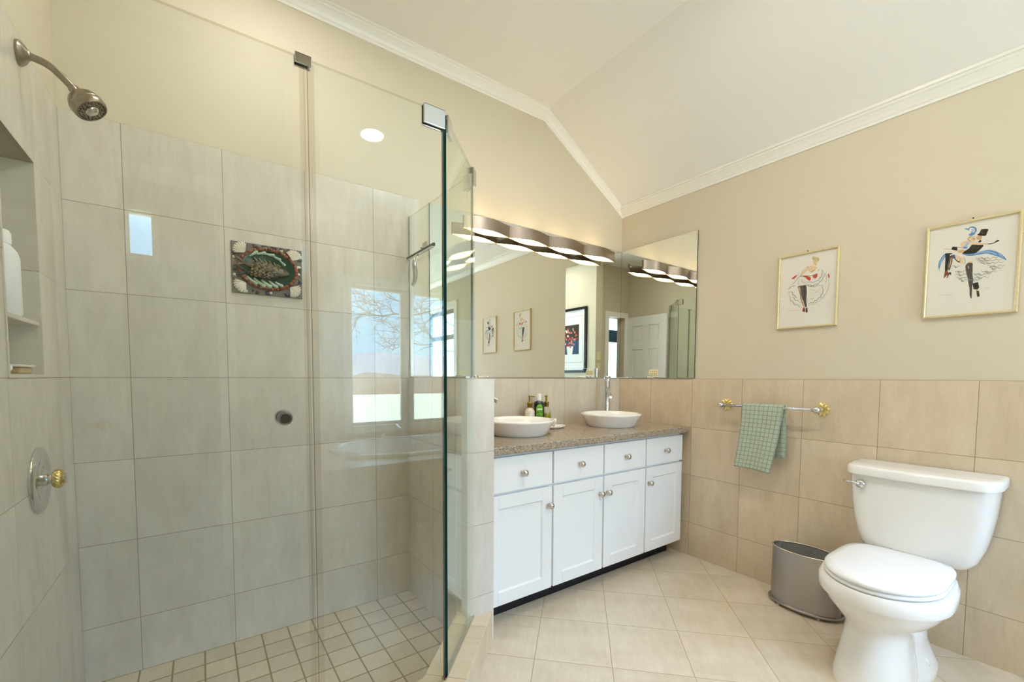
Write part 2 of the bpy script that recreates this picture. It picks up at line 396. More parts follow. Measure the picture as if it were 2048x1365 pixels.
# walls behind the camera
b = BM(); box(b, XL-0.15, -0.30, -0.1, -0.28, -0.16, 3.0); box(b, 0.08, -0.30, -0.1, 0.41, -0.16, 3.0)
box(b, -0.28, -0.30, 2.03, 0.08, -0.16, 3.0)
struct(obj('wall_entry', b, 'wall_paint'))
# casing of the opening, and the room beyond it
b = BM()
for x0, x1, z0, z1 in ((-0.355, -0.28, 0, 2.105), (0.08, 0.155, 0, 2.105), (-0.28, 0.08, 2.03, 2.105)): box(b, x0, -0.16, z0, x1, -0.142, z1)
struct(obj('trim_4', b, 'white_trim', bevel=0.003))
b = BM(); box(b, -3.2, -2.1, -0.1, -3.06, -0.16, 3.0); struct(obj('wall_bedroom', b, 'wall_paint'))
b = BM(); box(b, -3.2, -0.30, -0.1, XL-0.1501, -0.16, 3.0); struct(obj('wall_bedroom', b, 'wall_paint'))
b = BM()
for x0, x1, z0, z1 in ((-3.2, -2.55, -0.1, 3.0), (-1.85, -0.435, -0.1, 3.0), (-0.275, 0.41, -0.1, 3.0), (-2.55, -1.85, -0.1, 0.1), (-2.55, -1.85, 2.46, 3.0), (-0.435, -0.275, -0.1, 2.08), (-0.435, -0.275, 2.42, 3.0)):
    box(b, x0, -2.14, z0, x1, -2.0, z1)
struct(obj('wall_bedroom', b, 'wall_paint'))
b = BM(); box(b, 0.41, -2.1, -0.1, 0.54, 0.02, 3.0); struct(obj('wall_pier', b, 'wall_paint'))
b = BM()
for x0, x1, z0, z1 in ((0.41, 1.25, -0.1, 3.0), (2.42, XR+0.14, -0.1, 3.0), (1.25, 2.42, -0.1, 0.62), (1.25, 2.42, 2.06, 3.0)):
    box(b, x0, -2.14, z0, x1, -2.0, z1)
struct(obj('wall_rear', b, 'wall_paint'))

# ceiling: flat, then falling to the right wall
b = BM(); prof = [(-3.2, ZC), (1.776, ZC), (XR+0.15, ZC-0.602*(XR+0.15-1.776)), (XR+0.15, 3.1), (-3.2, 3.1)]
loft(b, [[(x, y, z) for x, z in prof] for y in (-2.15, D+0.15)])
struct(obj('ceiling', b, 'ceiling_paint'))
CP = [(0, 0), (0.006, 0), (0.008, 0.010), (0.013, 0.014), (0.020, 0.026), (0.034, 0.042), (0.040, 0.046), (0.042, 0.054), (0.050, 0.057), (0.050, 0.068), (0.0, 0.095)]
def crown_back():
    P = [Vector((XL-0.1, 2.711)), Vector((1.781, 2.711)), Vector((2.535, 2.272))]
    d1 = (P[1]-P[0]).normalized(); d2 = (P[2]-P[1]).normalized(); n1 = Vector((-d1.y, d1.x)); n2 = Vector((-d2.y, d2.x))
    mt = (n1+n2).normalized(); mt = mt/mt.dot(n1); b = BM()
    loft(b, [[(p.x+m.x*u, D+PT-o, p.y+m.y*u) for o, u in CP] for p, m in zip(P, (n1, mt, n2))])
    return struct(obj('trim_1', b, 'white_trim'))
crown_back()
b = BM(); loft(b, [[(XR+PT-o, y, 2.279+u*1.0) for o, u in CP] for y in (-2.05, D+PT)]); struct(obj('trim_2', b, 'white_trim'))

# half wall between shower and vanity, and the shower curb
b = BM(); box(b, 0.8754, 1.503, 0, 1.007, D+PT, 1.1262)
hw = struct(obj('wall_partition', b, ['tile_pillar'], bevel=0.0015))
b = BM(); box(b, 0.872, 1.60, 0.003, 0.8756, D, 1.124); obj('tile_cladding', b, 'tile_yz_shower', hw)
b = BM(); prism(b, [(XL, 1.164), (0.662, 1.164), (0.998, 1.5), (0.998, 1.515), (0.885, 1.515), (0.885, 1.593), (0.58, 1.288), (XL, 1.288)], 0, 0.128)
struct(obj('trim_3', b, 'tile_curb', bevel=0.002))

# ------------------------------------------------------------------ windows and door behind the camera
def window(name, axis, pos, a0, a1, z0, z1, muls=(), rails=(), fm='white_trim', fw=0.045, casing=0.075, sgn=1, depth=0.05):
    """axis 'y': wall plane y=pos, span in x; axis 'x': wall plane x=pos, span in y. sgn: direction of the room"""
    def bx(bm, u0, w0, u1, w1, d0, d1):
        if axis == 'y': box(bm, u0, pos+min(d0*sgn, d1*sgn), w0, u1, pos+max(d0*sgn, d1*sgn), w1)
        else: box(bm, pos+min(d0*sgn, d1*sgn), u0, w0, pos+max(d0*sgn, d1*sgn), u1, w1)
    bm = BM(); c = casing
    bx(bm, a0-c, z0-c, a0, z1+c, 0, 0.018); bx(bm, a1, z0-c, a1+c, z1+c, 0, 0.018); bx(bm, a0, z1, a1, z1+c, 0, 0.018); bx(bm, a0, z0-c, a1, z0, 0, 0.03)
    w = struct(obj(name, bm, 'white_trim', bevel=0.003))
    bm = BM(); d0, d1 = -depth-0.04, -depth
    bx(bm, a0, z0, a0+fw, z1, d0, d1); bx(bm, a1-fw, z0, a1, z1, d0, d1); bx(bm, a0+fw, z1-fw, a1-fw, z1, d0, d1); bx(bm, a0+fw, z0, a1-fw, z0+fw, d0, d1)
    for m0, m1 in muls: bx(bm, m0, z0+fw, m1, z1-fw, d0, d1)
    for r0, r1 in rails: bx(bm, a0+fw, r0, a1-fw, r1, d0+0.002, d1-0.002)
    obj('window_frame', bm, fm, w, bevel=0.003)
    bm = BM(); bx(bm, a0+fw*0.6, z0+fw*0.6, a1-fw*0.6, z1-fw*0.6, -depth-0.022, -depth-0.018); obj('pane', bm, 'window_glass', w)
    return w
window('window_1', 'y', -2.0, 1.25, 2.42, 0.62, 2.06, muls=((1.80, 1.95),), sgn=1, fw=0.03)
window('window_2', 'y', -2.0, -2.55, -1.85, 0.1, 2.46, rails=((1.88, 2.14),), fm='window_frame_blue', fw=0.06, sgn=1)
window('window_4', 'y', -2.0, -0.435, -0.275, 2.08, 2.42, fm='white_trim', fw=0.012, casing=0.04, sgn=1)
window('window_3', 'x', XR+PT, -1.25, -0.42, 0.75, 1.97, rails=((1.60, 1.66),), fm='window_frame_brown', fw=0.05, sgn=-1)

def panel_door():
    bm = BM(); x0, x1 = -0.362, -0.328; y0, y1, z0, z1 = -0.15, 0.54, 0.01, 2.035
    W = y1-y0; st = 0.11; pw = (W-3*st)/2
    rows = ((0.24, 0.80), (0.98, 1.55), (1.66, 1.90))
    def slab(ya, yb, za, zb): box(bm, x0, ya, za, x1, yb, zb)
    ys = (y0, y0+st, y0+st+pw, y0+2*st+pw, y0+2*st+2*pw, y1)
    slab(ys[0], ys[1], z0, z1); slab(ys[2], ys[3], z0, z1); slab(ys[4], ys[5], z0, z1)
    zs = [z0]+[v for r in rows for v in r]+[z1]
    for ya, yb in ((ys[1], ys[2]), (ys[3], ys[4])):
        for k in range(0, 8, 2): slab(ya, yb, zs[k], zs[k+1])
        for za, zb in rows:
            box(bm, x0+0.013, ya, za, x1-0.013, yb, zb)
            box(bm, x0+0.005, ya+0.03, za+0.03, x1-0.005, yb-0.03, zb-0.03)
    d = struct(obj('door_1', bm, 'door_white', bevel=0.002))
    bm = BM(); lathe(bm, [(0.028, 0), (0.028, 0.006), (0.010, 0.010), (0.010, 0.035), (0.026, 0.048), (0.026, 0.062), (0.012, 0.070), (0, 0.071)], (x1, 0.475, 0.96), (1, 0, 0), 24)
    obj('door_handle', bm, 'brass', d, smooth=True, auto=40)
    for z in (0.25, 1.05, 1.80):
        bm = BM(); tube(bm, [(x1+0.004, y0-0.006, z-0.045), (x1+0.004, y0-0.006, z+0.045)], 0.006, 10); obj('hinge', bm, 'satin_nickel', d)
panel_door()

# bath in its tiled deck
t = thing('bathtub', 'white drop-in bathtub set in a tiled deck below the double window', 'bathtub', (1.53, -1.27, 0))
def tub():
    cx, cy, a, c = 1.62, -1.25, 0.70, 0.46
    bm = BM(); pts = [(cx+a*math.copysign(abs(math.cos(q))**0.7, math.cos(q)), cy+c*math.copysign(abs(math.sin(q))**0.7, math.sin(q))) for q in [2*PI*i/48 for i in range(48)]]
    # deck top with an opening, and its front
    out = [(0.545, -1.995), (XR-0.005, -1.995), (XR-0.005, -0.58), (0.545, -0.58)]
    def outer(q):
        dx, dy = math.cos(q), math.sin(q); k = min((( (XR-0.005 if dx > 0 else 0.545)-cx)/dx) if abs(dx) > 1e-6 else 9, (((-0.58 if dy > 0 else -1.995)-cy)/dy) if abs(dy) > 1e-6 else 9)
        return (cx+dx*k, cy+dy*k)
    ang = [2*PI*i/48 for i in range(48)]
    for cor in out:
        q = math.atan2(cor[1]-cy, cor[0]-cx) % (2*PI); i = min(range(48), key=lambda i: abs((ang[i]-q+PI) % (2*PI)-PI)); ang[i] = q
    ro = [outer(q) for q in ang]
    loft(bm, [[(x, y, 0) for x, y in ro], [(x, y, 0.49) for x, y in ro], [(x, y, 0.49) for x, y in pts]], False, False)
    obj('deck', bm, 'tile_deck', t)
    bm = BM(); rings = []
    for k, z in ((1.07, 0.491), (1.07, 0.512), (1.05, 0.52), (0.97, 0.52), (0.93, 0.50), (0.88, 0.35), (0.80, 0.12), (0.6, 0.08), (0.02, 0.075)):
        rings.append([(cx+(x-cx)*k, cy+(y-cy)*k, z) for x, y in pts])
    loft(bm, rings, False, True); obj('basin', bm, 'porcelain', t, smooth=True, auto=50)
    bm = BM(); tube(bm, spline([(1.62, -1.78, 0.49), (1.62, -1.78, 0.60), (1.62, -1.72, 0.64), (1.62, -1.62, 0.61)]), 0.014, 12); obj('spout', bm, 'chrome', t, smooth=True)
    for x in (1.50, 1.74):
        bm = BM(); lathe(bm, [(0.022, 0), (0.018, 0.02), (0.012, 0.03), (0.022, 0.05), (0.02, 0.07), (0, 0.072)], (x, -1.78, 0.49)); obj('tap', bm, 'chrome', t, smooth=True, auto=40)
    bm = BM(); box(bm, 1.72, -1.655, 0.36, 1.80, -1.64, 0.44); obj('overflow_plate', bm, 'satin_nickel', t, bevel=0.006)
tub()

# switches on the pier end, picture in a black frame beside the bath
def wall_switch(z, lab, n=1):
    t = thing('light_switch', lab, 'switch', (0.475, 0.02, z))
    bm = BM(); box(bm, 0.44, 0.0205, z-0.058, 0.51, 0.026, z+0.058); obj('cover_plate', bm, 'ivory', t, bevel=0.002)
    bm = BM(); box(bm, 0.466, 0.0255, z-0.018, 0.484, 0.034, z+0.018); obj('rocker', bm, 'ivory', t, bevel=0.002)
wall_switch(1.43, 'ivory light switch on the narrow wall end, the upper of two')
wall_switch(1.27, 'ivory light switch on the narrow wall end, the lower of two')

def flower_print():
    x = 0.5405; y0, y1, z0, z1 = -0.86, -0.135, 1.195, 2.135
    t = thing('picture_frame', 'large black framed flower print with wide white mat, seen reflected in the mirrors', 'picture', (x, (y0+y1)/2, z0))
    bm = BM(); w = 0.038
    for a in ((y0, z0, y0+w, z1), (y1-w, z0, y1, z1), (y0+w, z1-w, y1-w, z1), (y0+w, z0, y1-w, z0+w)): box(bm, x, a[0], a[1], x+0.028, a[2], a[3])
    obj('frame', bm, 'black_frame', t, bevel=0.003)
    bm = BM(); box(bm, x, y0+w, z0+w, x+0.010, y1-w, z1-w); obj('mat_board', bm, 'mat_board', t)
    bm = BM(); px = x+0.0105; ya, yb, za, zb = y0+0.20, y1-0.155, z0+0.27, z1-0.24
    def quad(pts, mi, dx=0.0): bm.faces.new([bm.verts.new((px+dx, p[0], p[1])) for p in pts]).material_index = mi
    quad([(ya, za), (yb, za), (yb, zb), (ya, zb)], 0); quad([(ya, za), (yb, za), (yb, za+0.2), (ya, za+0.2)], 3, 0.0003)
    rnd = random.Random(5)
    vx = (ya+yb)/2
    quad([(vx-0.05, za), (vx+0.05, za), (vx+0.07, za+0.12), (vx-0.07, za+0.12)], 4, 0.0006)
    for k in range(60):
        a = rnd.uniform(0, 2*PI); r = rnd.uniform(0, 1)**0.6; cy, cz = vx+0.15*r*math.cos(a), (za+zb)/2+0.03+0.14*r*math.sin(a); s = rnd.uniform(0.008, 0.02)
        cy = min(max(cy, ya+s), yb-s); cz = min(max(cz, za+s), zb-s)
        quad([(cy+s*math.cos(q), cz+s*math.sin(q)) for q in [2*PI*i/7 for i in range(7)]], rnd.choice((1, 1, 2, 4)), 0.0008+0.00002*k)
    for q in ((y0+0.125, z0+0.15, y1-0.085, z1-0.12),):
        for a in ((q[0], q[1], q[0]+0.003, q[3]), (q[2]-0.003, q[1], q[2], q[3]), (q[0], q[3]-0.003, q[2], q[3]), (q[0], q[1], q[2], q[1]+0.003)):
            quad([(a[0], a[1]), (a[2], a[1]), (a[2], a[3]), (a[0], a[3])], 0, 0.0002)
    obj('print', bm, ['ink_fl_bg', 'ink_fl_red', 'ink_fl_pink', 'ink_fl_blue', 'paper'], t)
flower_print()

# outdoors, seen only as a reflection of the windows
def outside():
    bm = BM(); box(bm, -70, -160, -0.9, 90, -2.4, -0.6); struct(obj('ground', bm, 'field_straw'))
    def ridge(name, y, h0, amp, mat, base, seed, th):
        bm = BM(); rnd = random.Random(seed); rows = [[], [], [], []]
        for i in range(141):
            x = -80+i*1.3; h = h0+amp*(mnoise.noise(Vector((x*0.06+seed, 0, 0)))+0.5*mnoise.noise(Vector((x*0.3, seed, 0)))+0.3*mnoise.noise(Vector((x*1.3, seed, 2))))
            for k, (dy, f) in enumerate(((0, 0), (-th*0.2, 0.7), (-th, 1), (-th*2.2, 0))): rows[k].append((x, y+dy, base+h*f))
        loft(bm, rows, False, False, closed=False); return obj(name, bm, mat, smooth=True)
    o = ridge('hill', -105, 8.2, 1.2, 'hill_woods', -0.6, 3, 14); struct(o)
    o = ridge('thicket', -38, 1.9, 0.9, 'woods', -0.6, 8, 3); tag(o, 'brown winter thicket beyond the field, reflected in the shower glass', 'bushes'); o['kind'] = 'stuff'
    bm = BM(); rnd = random.Random(21); TY0 = -9.0
    base = Vector((9.6, TY0-0.2, -0.7)); tube(bm, [base, base+Vector((0, 0, 2)), base+Vector((-0.2, 0, 4.2)), base+Vector((0, 0, 6.5))], [0.24, 0.20, 0.16, 0.07], 9)
    limbs = [[(7.83, 3.77), (6.74, 3.4), (5.82, 3.13), (5.17, 2.91), (4.77, 2.83), (4.39, 2.83), (4.02, 2.76), (3.71, 2.81), (3.5, 2.72), (3.32, 2.54)] ,
             [(4.02, 2.76), (3.92, 3.02), (3.76, 3.22), (3.68, 3.36)] ,
             [(3.71, 2.81), (3.5, 2.89), (3.33, 3.09)] ,
             [(5.17, 2.91), (4.78, 3.15), (4.21, 3.27), (4.08, 3.41)] ,
             [(7.84, 2.62), (6.29, 3.3), (5.74, 3.34), (5.17, 3.23)] ,
             [(6.29, 3.3), (5.64, 3.42), (5.22, 3.56)] ,
             [(7.84, 1.99), (6.28, 2.03), (5.74, 2.12), (5.37, 2.46), (5.17, 2.82)] ,
             [(5.74, 2.12), (5.21, 2.03), (4.77, 2.15), (4.43, 2.4), (4.2, 2.47)] ,
             [(5.37, 2.46), (4.77, 2.33), (4.25, 2.34)] ,
             [(4.39, 2.83), (4.21, 3.0), (3.85, 3.1)] ,
             [(4.77, 2.15), (4.53, 1.95), (4.34, 1.85)] ,
             [(3.32, 2.54), (3.28, 2.41)] ,
             [(5.82, 3.13), (5.53, 2.85), (5.17, 2.63), (4.53, 2.63)] ,
             [(3.92, 3.02), (3.67, 3.08), (3.46, 3.36)] ,]
    def twig(p, d, L, r, lev):
        pts = [p]; n = 4
        for i in range(n):
            d = (d+Vector((rnd.uniform(-1, 1), rnd.uniform(-.5, .5), rnd.uniform(-1, 1)))*0.25).normalized(); p = p+d*L/n; pts.append(p)
            if lev < 2: twig(p, (d+Vector((rnd.uniform(-1, 1), rnd.uniform(-.5, .5), rnd.uniform(-1, 1)))*0.9).normalized(), L*0.5, r*0.6, lev+1)
        tube(bm, pts, [r*(1-0.6*i/n) for i in range(n+1)], 4)
    for k, l in enumerate(limbs):
        P = [Vector((x, TY0+0.10*math.sin(x*3+k), z)) for x, z in l]
        if k in (0, 4, 6): P = [base+Vector((-0.15, 0, 3.6+0.3*(k == 0)-0.9*(k == 6)))]+P
        S = spline(P, 4); r0 = 0.030 if k == 0 else (0.016 if k in (4, 6) else 0.011); m = len(S)-1
        tube(bm, S, [r0*(1-0.72*i/m)+0.0025 for i in range(m+1)], 6)
        for i in range(1, m, 2):
            d = (S[i+1]-S[i]).normalized(); twig(S[i], (d+Vector((rnd.uniform(-.4, .4), 0, rnd.uniform(-1.2, 1.2)))).normalized(), rnd.uniform(0.35, 0.8), 0.0085, 0 if i % 4 == 1 else 1)
    tag(obj('bare_tree', bm, 'bark'), 'bare winter tree with long branches, reflected in the shower glass', 'tree')
outside()

# ------------------------------------------------------------------ ceiling lamps
def can(x, y, lab, z=ZC, k=1.0):
    t = thing('recessed_light', lab, 'ceiling light', (x, y, z), 'recessed ceiling lights')
    bm = BM(); lathe(bm, [(0.075, 0), (0.095, 0), (0.095, -0.006), (0.078, -0.008), (0.075, 0)], (x, y, z-0.0005), n=40); obj('trim_ring', bm, 'white_trim', t, smooth=True, auto=40)
    bm = BM(); lathe(bm, [(0.0, -0.002), (0.075, -0.002), (0.075, -0.0035), (0, -0.0035)], (x, y, z), n=40); obj('lens', bm, 'can_lens', t)
    l = bpy.data.lights.new('lamp', 'AREA'); l.shape = 'DISK'; l.size = 0.14; l.energy = CAN*k; l.color = (1, 0.965, 0.92)
    o = bpy.data.objects.new('lamp', l); COL.objects.link(o); o.location = (x, y, z-0.006); o.parent = t; o.matrix_parent_inverse = Matrix.Translation((-x, -y, -z))
can(1.0, -0.52, 'round recessed ceiling light reflected in the shower glass')
can(0.25, 1.62, 'round recessed ceiling light over the shower stall', k=0.55)
can(1.25, 0.75, 'round ceiling light added out of view to brighten the vanity side', k=1.4)  # added lamp, never in view, for more light in the room
# ------------------------------------------------------------------ shower glass
GT = 0.010; ZG = 1.944; ZB = 0.1305
def pane(name, lab, a, c, z0, z1, parts=None, edge='glass_edge', edges=(True, True)):
    a = Vector((a[0], a[1], 0)); c = Vector((c[0], c[1], 0)); d = (c-a).normalized(); n = Vector((-d.y, d.x, 0))*GT/2
    bm = BM()
    q = [a-n, c-n, c+n, a+n]; V = [[bm.verts.new((p.x, p.y, z)) for p in q] for z in (z0, z1)]
    for i in range(4):
        j = (i+1) % 4; f = bm.faces.new((V[0][i], V[0][j], V[1][j], V[1][i])); f.material_index = 0 if i in (0, 2) else (1 if edges[1 if i == 1 else 0] else 0)
    bm.faces.new(V[0][::-1]).material_index = 2; bm.faces.new(V[1]).material_index = 2
    o = obj(name, bm, ['shower_glass', edge, 'glass_top']); return tag(o, lab, 'shower glass')
YG = 1.236; XS = 0.243; XC = 0.632; E2 = (0.914, 1.518)
door = pane('shower_door', 'clear glass shower door with a round knob, left of the vertical seal', (XL+0.012, YG), (XS-0.006, YG), ZB+0.012, ZG, edge='glass_top')
fix = pane('shower_screen', 'clear fixed glass shower panel between the vertical seal and the dark glass corner', (XS+0.003, YG), (XC, YG), ZB, ZG)
ang = pane('shower_screen', 'narrow angled glass shower panel standing on the curb beside the tiled pillar', (XC+0.0125, YG+0.0085), E2, ZB, ZG, edges=(True, False))
side = pane('shower_screen', 'clear glass shower panel standing on top of the half wall, holding the squeegee', (0.912, 1.527), (0.894, D-0.004), 1.1285, ZG)
# seal along the door edge
b = BM(); box(b, XS-0.016, YG-0.008, ZB+0.02, XS-0.004, YG+0.008, ZG-0.012); box(b, XS-0.006, YG-0.0078, ZB+0.02, XS+0.018, YG-0.0058, ZG-0.012)
obj('seal_strip', b, 'clear_seal', door, bevel=0.001)
def shower_knob():
    c = (0.173, YG, 1.025)
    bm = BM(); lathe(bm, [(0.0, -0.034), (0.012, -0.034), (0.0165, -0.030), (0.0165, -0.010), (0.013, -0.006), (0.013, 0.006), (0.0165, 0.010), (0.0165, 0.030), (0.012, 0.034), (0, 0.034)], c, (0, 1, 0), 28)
    k = obj('door_knob', bm, 'chrome_dark_reflection', door, smooth=True, auto=35); k['label'] = 'round polished chrome knob through the glass'
    bm = BM(); lathe(bm, [(0.0165, -0.0105), (0.021, -0.0100), (0.021, -0.0055), (0.0165, -0.0052)], c, (0, 1, 0), 28); obj('washer', bm, 'clear_seal', k, smooth=True)
    bm = BM(); lathe(bm, [(0.0165, 0.0052), (0.021, 0.0055), (0.021, 0.0100), (0.0165, 0.0105)], c, (0, 1, 0), 28); obj('washer', bm, 'clear_seal', k, smooth=True)
shower_knob()
# clamps that hold the panes
def clamp(lab, quads):
    bm = BM()
    for a, c, z0, z1, off in quads:
        a = Vector((a[0], a[1], 0)); c = Vector((c[0], c[1], 0)); d = (c-a).normalized(); n = Vector((d.y, -d.x, 0))
        for s in (1, -1):
            p = [a+n*s*0.0056, c+n*s*0.0056, c+n*s*0.012, a+n*s*0.012]; prism(bm, [(v.x, v.y) for v in p], z0, z1)
        p = [a+n*0.012, c+n*0.012, c-n*0.012, a-n*0.012]; prism(bm, [(v.x, v.y) for v in p], ZG+0.0005, ZG+0.004)
    return tag(obj('glass_clamp', bm, 'chrome', bevel=0.0012), lab, 'clamp', 'chrome clamps on the shower glass')
clamp('small chrome clamp on the top edge of the shower glass at the vertical seal', [((XS-0.027, YG), (XS+0.012, YG), ZG-0.020, ZG+0.004, 0)])
dd = Vector((E2[0]-XC, E2[1]-YG)).normalized()
clamp('large chrome corner clamp at the top of the dark glass corner', [((XC-0.066, YG-0.001), (XC+0.004, YG-0.001), ZG-0.052, ZG+0.004, 0), ((XC+0.0125, YG+0.0085), (XC+dd.x*0.06+0.004, YG+dd.y*0.06+0.004), ZG-0.052, ZG+0.004, 0)])
clamp('chrome corner clamp where the angled glass meets the glass on the half wall', [((E2[0]-dd.x*0.045, E2[1]-dd.y*0.045), (E2[0], E2[1]), ZG-0.052, ZG+0.004, 0), ((0.9118, 1.53), (0.910, 1.575), ZG-0.052, ZG+0.004, 0)])
# dark channel under the angled pane
b = BM(); n = Vector((dd.y, -dd.x)); a = Vector((XC, YG)); c = Vector(E2)
prism(b, [tuple(a+n*0.008), tuple(c+n*0.008), tuple(c-n*0.008), tuple(a-n*0.008)], 0.1281, 0.137); obj('channel', b, 'satin_nickel', ang)
b = BM(); box(b, 0.885, 1.53, 1.1264, 0.92, D, 1.1335); obj('channel', b, 'satin_nickel', side)
b = BM(); box(b, 0.886, D-0.010, 1.1335, 0.903, D-0.0005, ZG-0.002); obj('wall_channel', b, 'satin_nickel', side)

# squeegee hanging inside on the half-wall pane
t = thing('squeegee', 'chrome squeegee with dark rubber blade hanging inside the shower glass', 'squeegee', (0.87, 1.94, 1.725))
b = BM(); box(b, 0.866, 1.785, 1.717, 0.876, 2.092, 1.731); obj('blade', b, 'dark_rubber', t, bevel=0.001)
b = BM(); box(b, 0.861, 1.79, 1.709, 0.873, 2.087, 1.718); obj('blade_holder', b, 'chrome', t, bevel=0.002)
b = BM(); tube(b, spline([(0.862, 1.945, 1.713), (0.850, 1.935, 1.700), (0.838, 1.925, 1.680), (0.838, 1.930, 1.655), (0.848, 1.945, 1.625), (0.852, 1.960, 1.595), (0.846, 1.975, 1.568)], 8),
               [0.006+0.006*math.sin(PI*min(1, (i/48)**1.6)) if i < 48 else 0.003 for i in range(49)], 14); obj('handle', b, 'chrome', t, smooth=True)
t = thing('suction_hook', 'small brushed metal hook holding the squeegee on the shower glass', 'hook', (0.885, 1.90, 1.735))
b = BM(); box(b, 0.878, 1.880, 1.722, 0.8885, 1.930, 1.765); obj('plate', b, 'satin_nickel', t, bevel=0.003)
b = BM(); box(b, 0.8595, 1.900, 1.732, 0.8785, 1.912, 1.737); obj('arm', b, 'satin_nickel', t, bevel=0.001)

# ------------------------------------------------------------------ shower fittings
t = thing('showerhead', 'worn nickel shower head on a curved arm high on the left wall', 'shower head', (XL, 1.726, 1.98))
b = BM(); lathe(b, [(0.030, 0.0005), (0.031, 0.006), (0.024, 0.014), (0.014, 0.020), (0.011, 0.024)], (XL, 1.715, 1.985), (1, 0, 0), 32); obj('flange', b, 'worn_nickel', t, smooth=True, auto=40)
arm = spline([(XL+0.012, 1.715, 1.985), (-0.345, 1.716, 1.984), (-0.316, 1.718, 1.977), (-0.290, 1.720, 1.957), (-0.258, 1.722, 1.923)], 8)
b = BM(); tube(b, arm, 0.0095, 16); obj('arm', b, 'worn_nickel', t, smooth=True)
ax = Vector((0.56, -0.20, -0.80)).normalized(); o0 = Vector((-0.262, 1.7215, 1.927))
b = BM(); lathe(b, [(0.0098, -0.012), (0.0125, -0.012), (0.0125, 0.004), (0.011, 0.006)], o0, ax, 24, flute=0.05, nf=12); obj('collar', b, 'worn_nickel', t, smooth=True, auto=40)
b = BM(); lathe(b, [(0.013, 0.004), (0.024, 0.008), (0.034, 0.018), (0.0395, 0.030), (0.041, 0.036), (0.041, 0.038), (0.0405, 0.039), (0.041, 0.040), (0.0405, 0.052), (0.038, 0.058), (0.035, 0.059), (0.034, 0.0565), (0, 0.0565)], o0, ax, 36)
hd = obj('head', b, 'worn_nickel', t, smooth=True, auto=35)
b = BM(); lathe(b, [(0, 0.0563), (0.017, 0.057), (0.018, 0.0605), (0.010, 0.063), (0, 0.0635)], o0, ax, 28); obj('center_cap', b, 'satin_nickel', hd, smooth=True)
u, v, w = frame_of(ax)
for n_, r_, h_ in ((22, 0.0305, 0.0565), (12, 0.0235, 0.0565)):
    for i in range(n_):
        q = 2*PI*i/n_; b = BM(); lathe(b, [(0.0019, 0), (0.0013, 0.004), (0, 0.0045)], o0+ax*h_+(u*math.cos(q)+v*math.sin(q))*r_, ax, 6); obj('nozzle', b, 'dark_rubber', hd)

t = thing('shower_valve', 'round chrome shower valve plate with fluted brass knob on left wall', 'shower valve', (XL, 1.70, 0.843))
c = (XL, 1.695, 0.843)
b = BM(); lathe(b, [(0.090, 0.0005), (0.091, 0.004), (0.086, 0.009), (0.070, 0.012), (0.062, 0.0115), (0.058, 0.009), (0.030, 0.010), (0.018, 0.012)], c, (1, 0, 0), 56); obj('escutcheon', b, 'chrome', t, smooth=True, auto=40)
b = BM(); lathe(b, [(0.016, 0.010), (0.0165, 0.020), (0.013, 0.022), (0.013, 0.026), (0.015, 0.028)], c, (1, 0, 0), 28); obj('stem', b, 'chrome', t, smooth=True, auto=40)
b = BM(); n = 72; rings = []
for r, h, tw in ((0.012, 0.026, 0), (0.020, 0.029, .1), (0.0245, 0.034, .25), (0.0255, 0.039, .42), (0.0245, 0.044, .58), (0.020, 0.049, .75), (0.013, 0.051, .85)):
    rings.append([(c[0]+h, c[1]+r*(1+0.035*math.cos(18*(q)))*math.cos(q+tw), c[2]+r*(1+0.035*math.cos(18*q))*math.sin(q+tw)) for q in [2*PI*i/n for i in range(n)]])
loft(b, rings); k = obj('knob', b, 'brass', t, smooth=True); k['label'] = 'fluted brass knob'
b = BM(); lathe(b, [(0.013, 0.0505), (0.0145, 0.053), (0.0145, 0.056), (0.012, 0.058), (0, 0.0585)], c, (1, 0, 0), 28); obj('end_cap', b, 'chrome', k, smooth=True, auto=40)

t = thing('bottle', 'tall white plastic bottle standing on the shower niche shelf', 'bottle', (-0.417, 1.665, 1.2852))
b = BM(); lathe(b, [(0, 0.0), (0.036, 0.0), (0.041, 0.006), (0.041, 0.150), (0.036, 0.168), (0.027, 0.180), (0.023, 0.186)], (-0.417, 1.665, 1.2855), n=36); obj('body', b, 'milk_plastic', t, smooth=True, auto=50)
b = BM(); lathe(b, [(0.0265, 0.184), (0.0275, 0.188), (0.0275, 0.210), (0.024, 0.219), (0.012, 0.222), (0, 0.2225)], (-0.417, 1.665, 1.2855), n=32); obj('cap', b, 'cap_white', t, smooth=True, auto=50)
b = BM()
for z, h in ((1.392, 0.005), (1.372, 0.008), (1.352, 0.012)):
    for k in range(3):
        q = -PI/2-0.35-k*0.18; r = 0.0414; pts = [(-0.417+r*math.cos(q+e), 1.665+r*math.sin(q+e)) for e in (0, 0.06, 0.12)]
        for p0, p1 in zip(pts, pts[1:]): b.faces.new([b.verts.new((p0[0], p0[1], z)), b.verts.new((p1[0], p1[1], z)), b.verts.new((p1[0], p1[1], z+h)), b.verts.new((p0[0], p0[1], z+h))])
obj('label', b, 'dark_slot', t)
b = BM(); sphere(b, (-0.412, 1.600, 1.1505), 0.032, 0.85, 1.1, 0.5, 20)
tag(obj('soap_bar', b, 'soap_white', smooth=True), 'rounded white soap bar lying on the bottom of the shower niche', 'soap')
t = thing('scrub_brush', 'tan wooden scrub brush lying on the bottom of the shower niche', 'brush', (-0.405, 1.712, 1.1345))
b = BM(); box(b, -0.44, 1.660, 1.1345, -0.385, 1.765, 1.153); obj('bristles', b, 'tan_sponge', t, bevel=0.005)
b = BM(); box(b, -0.443, 1.648, 1.1535, -0.381, 1.778, 1.160); obj('back', b, 'shell', t, bevel=0.003)

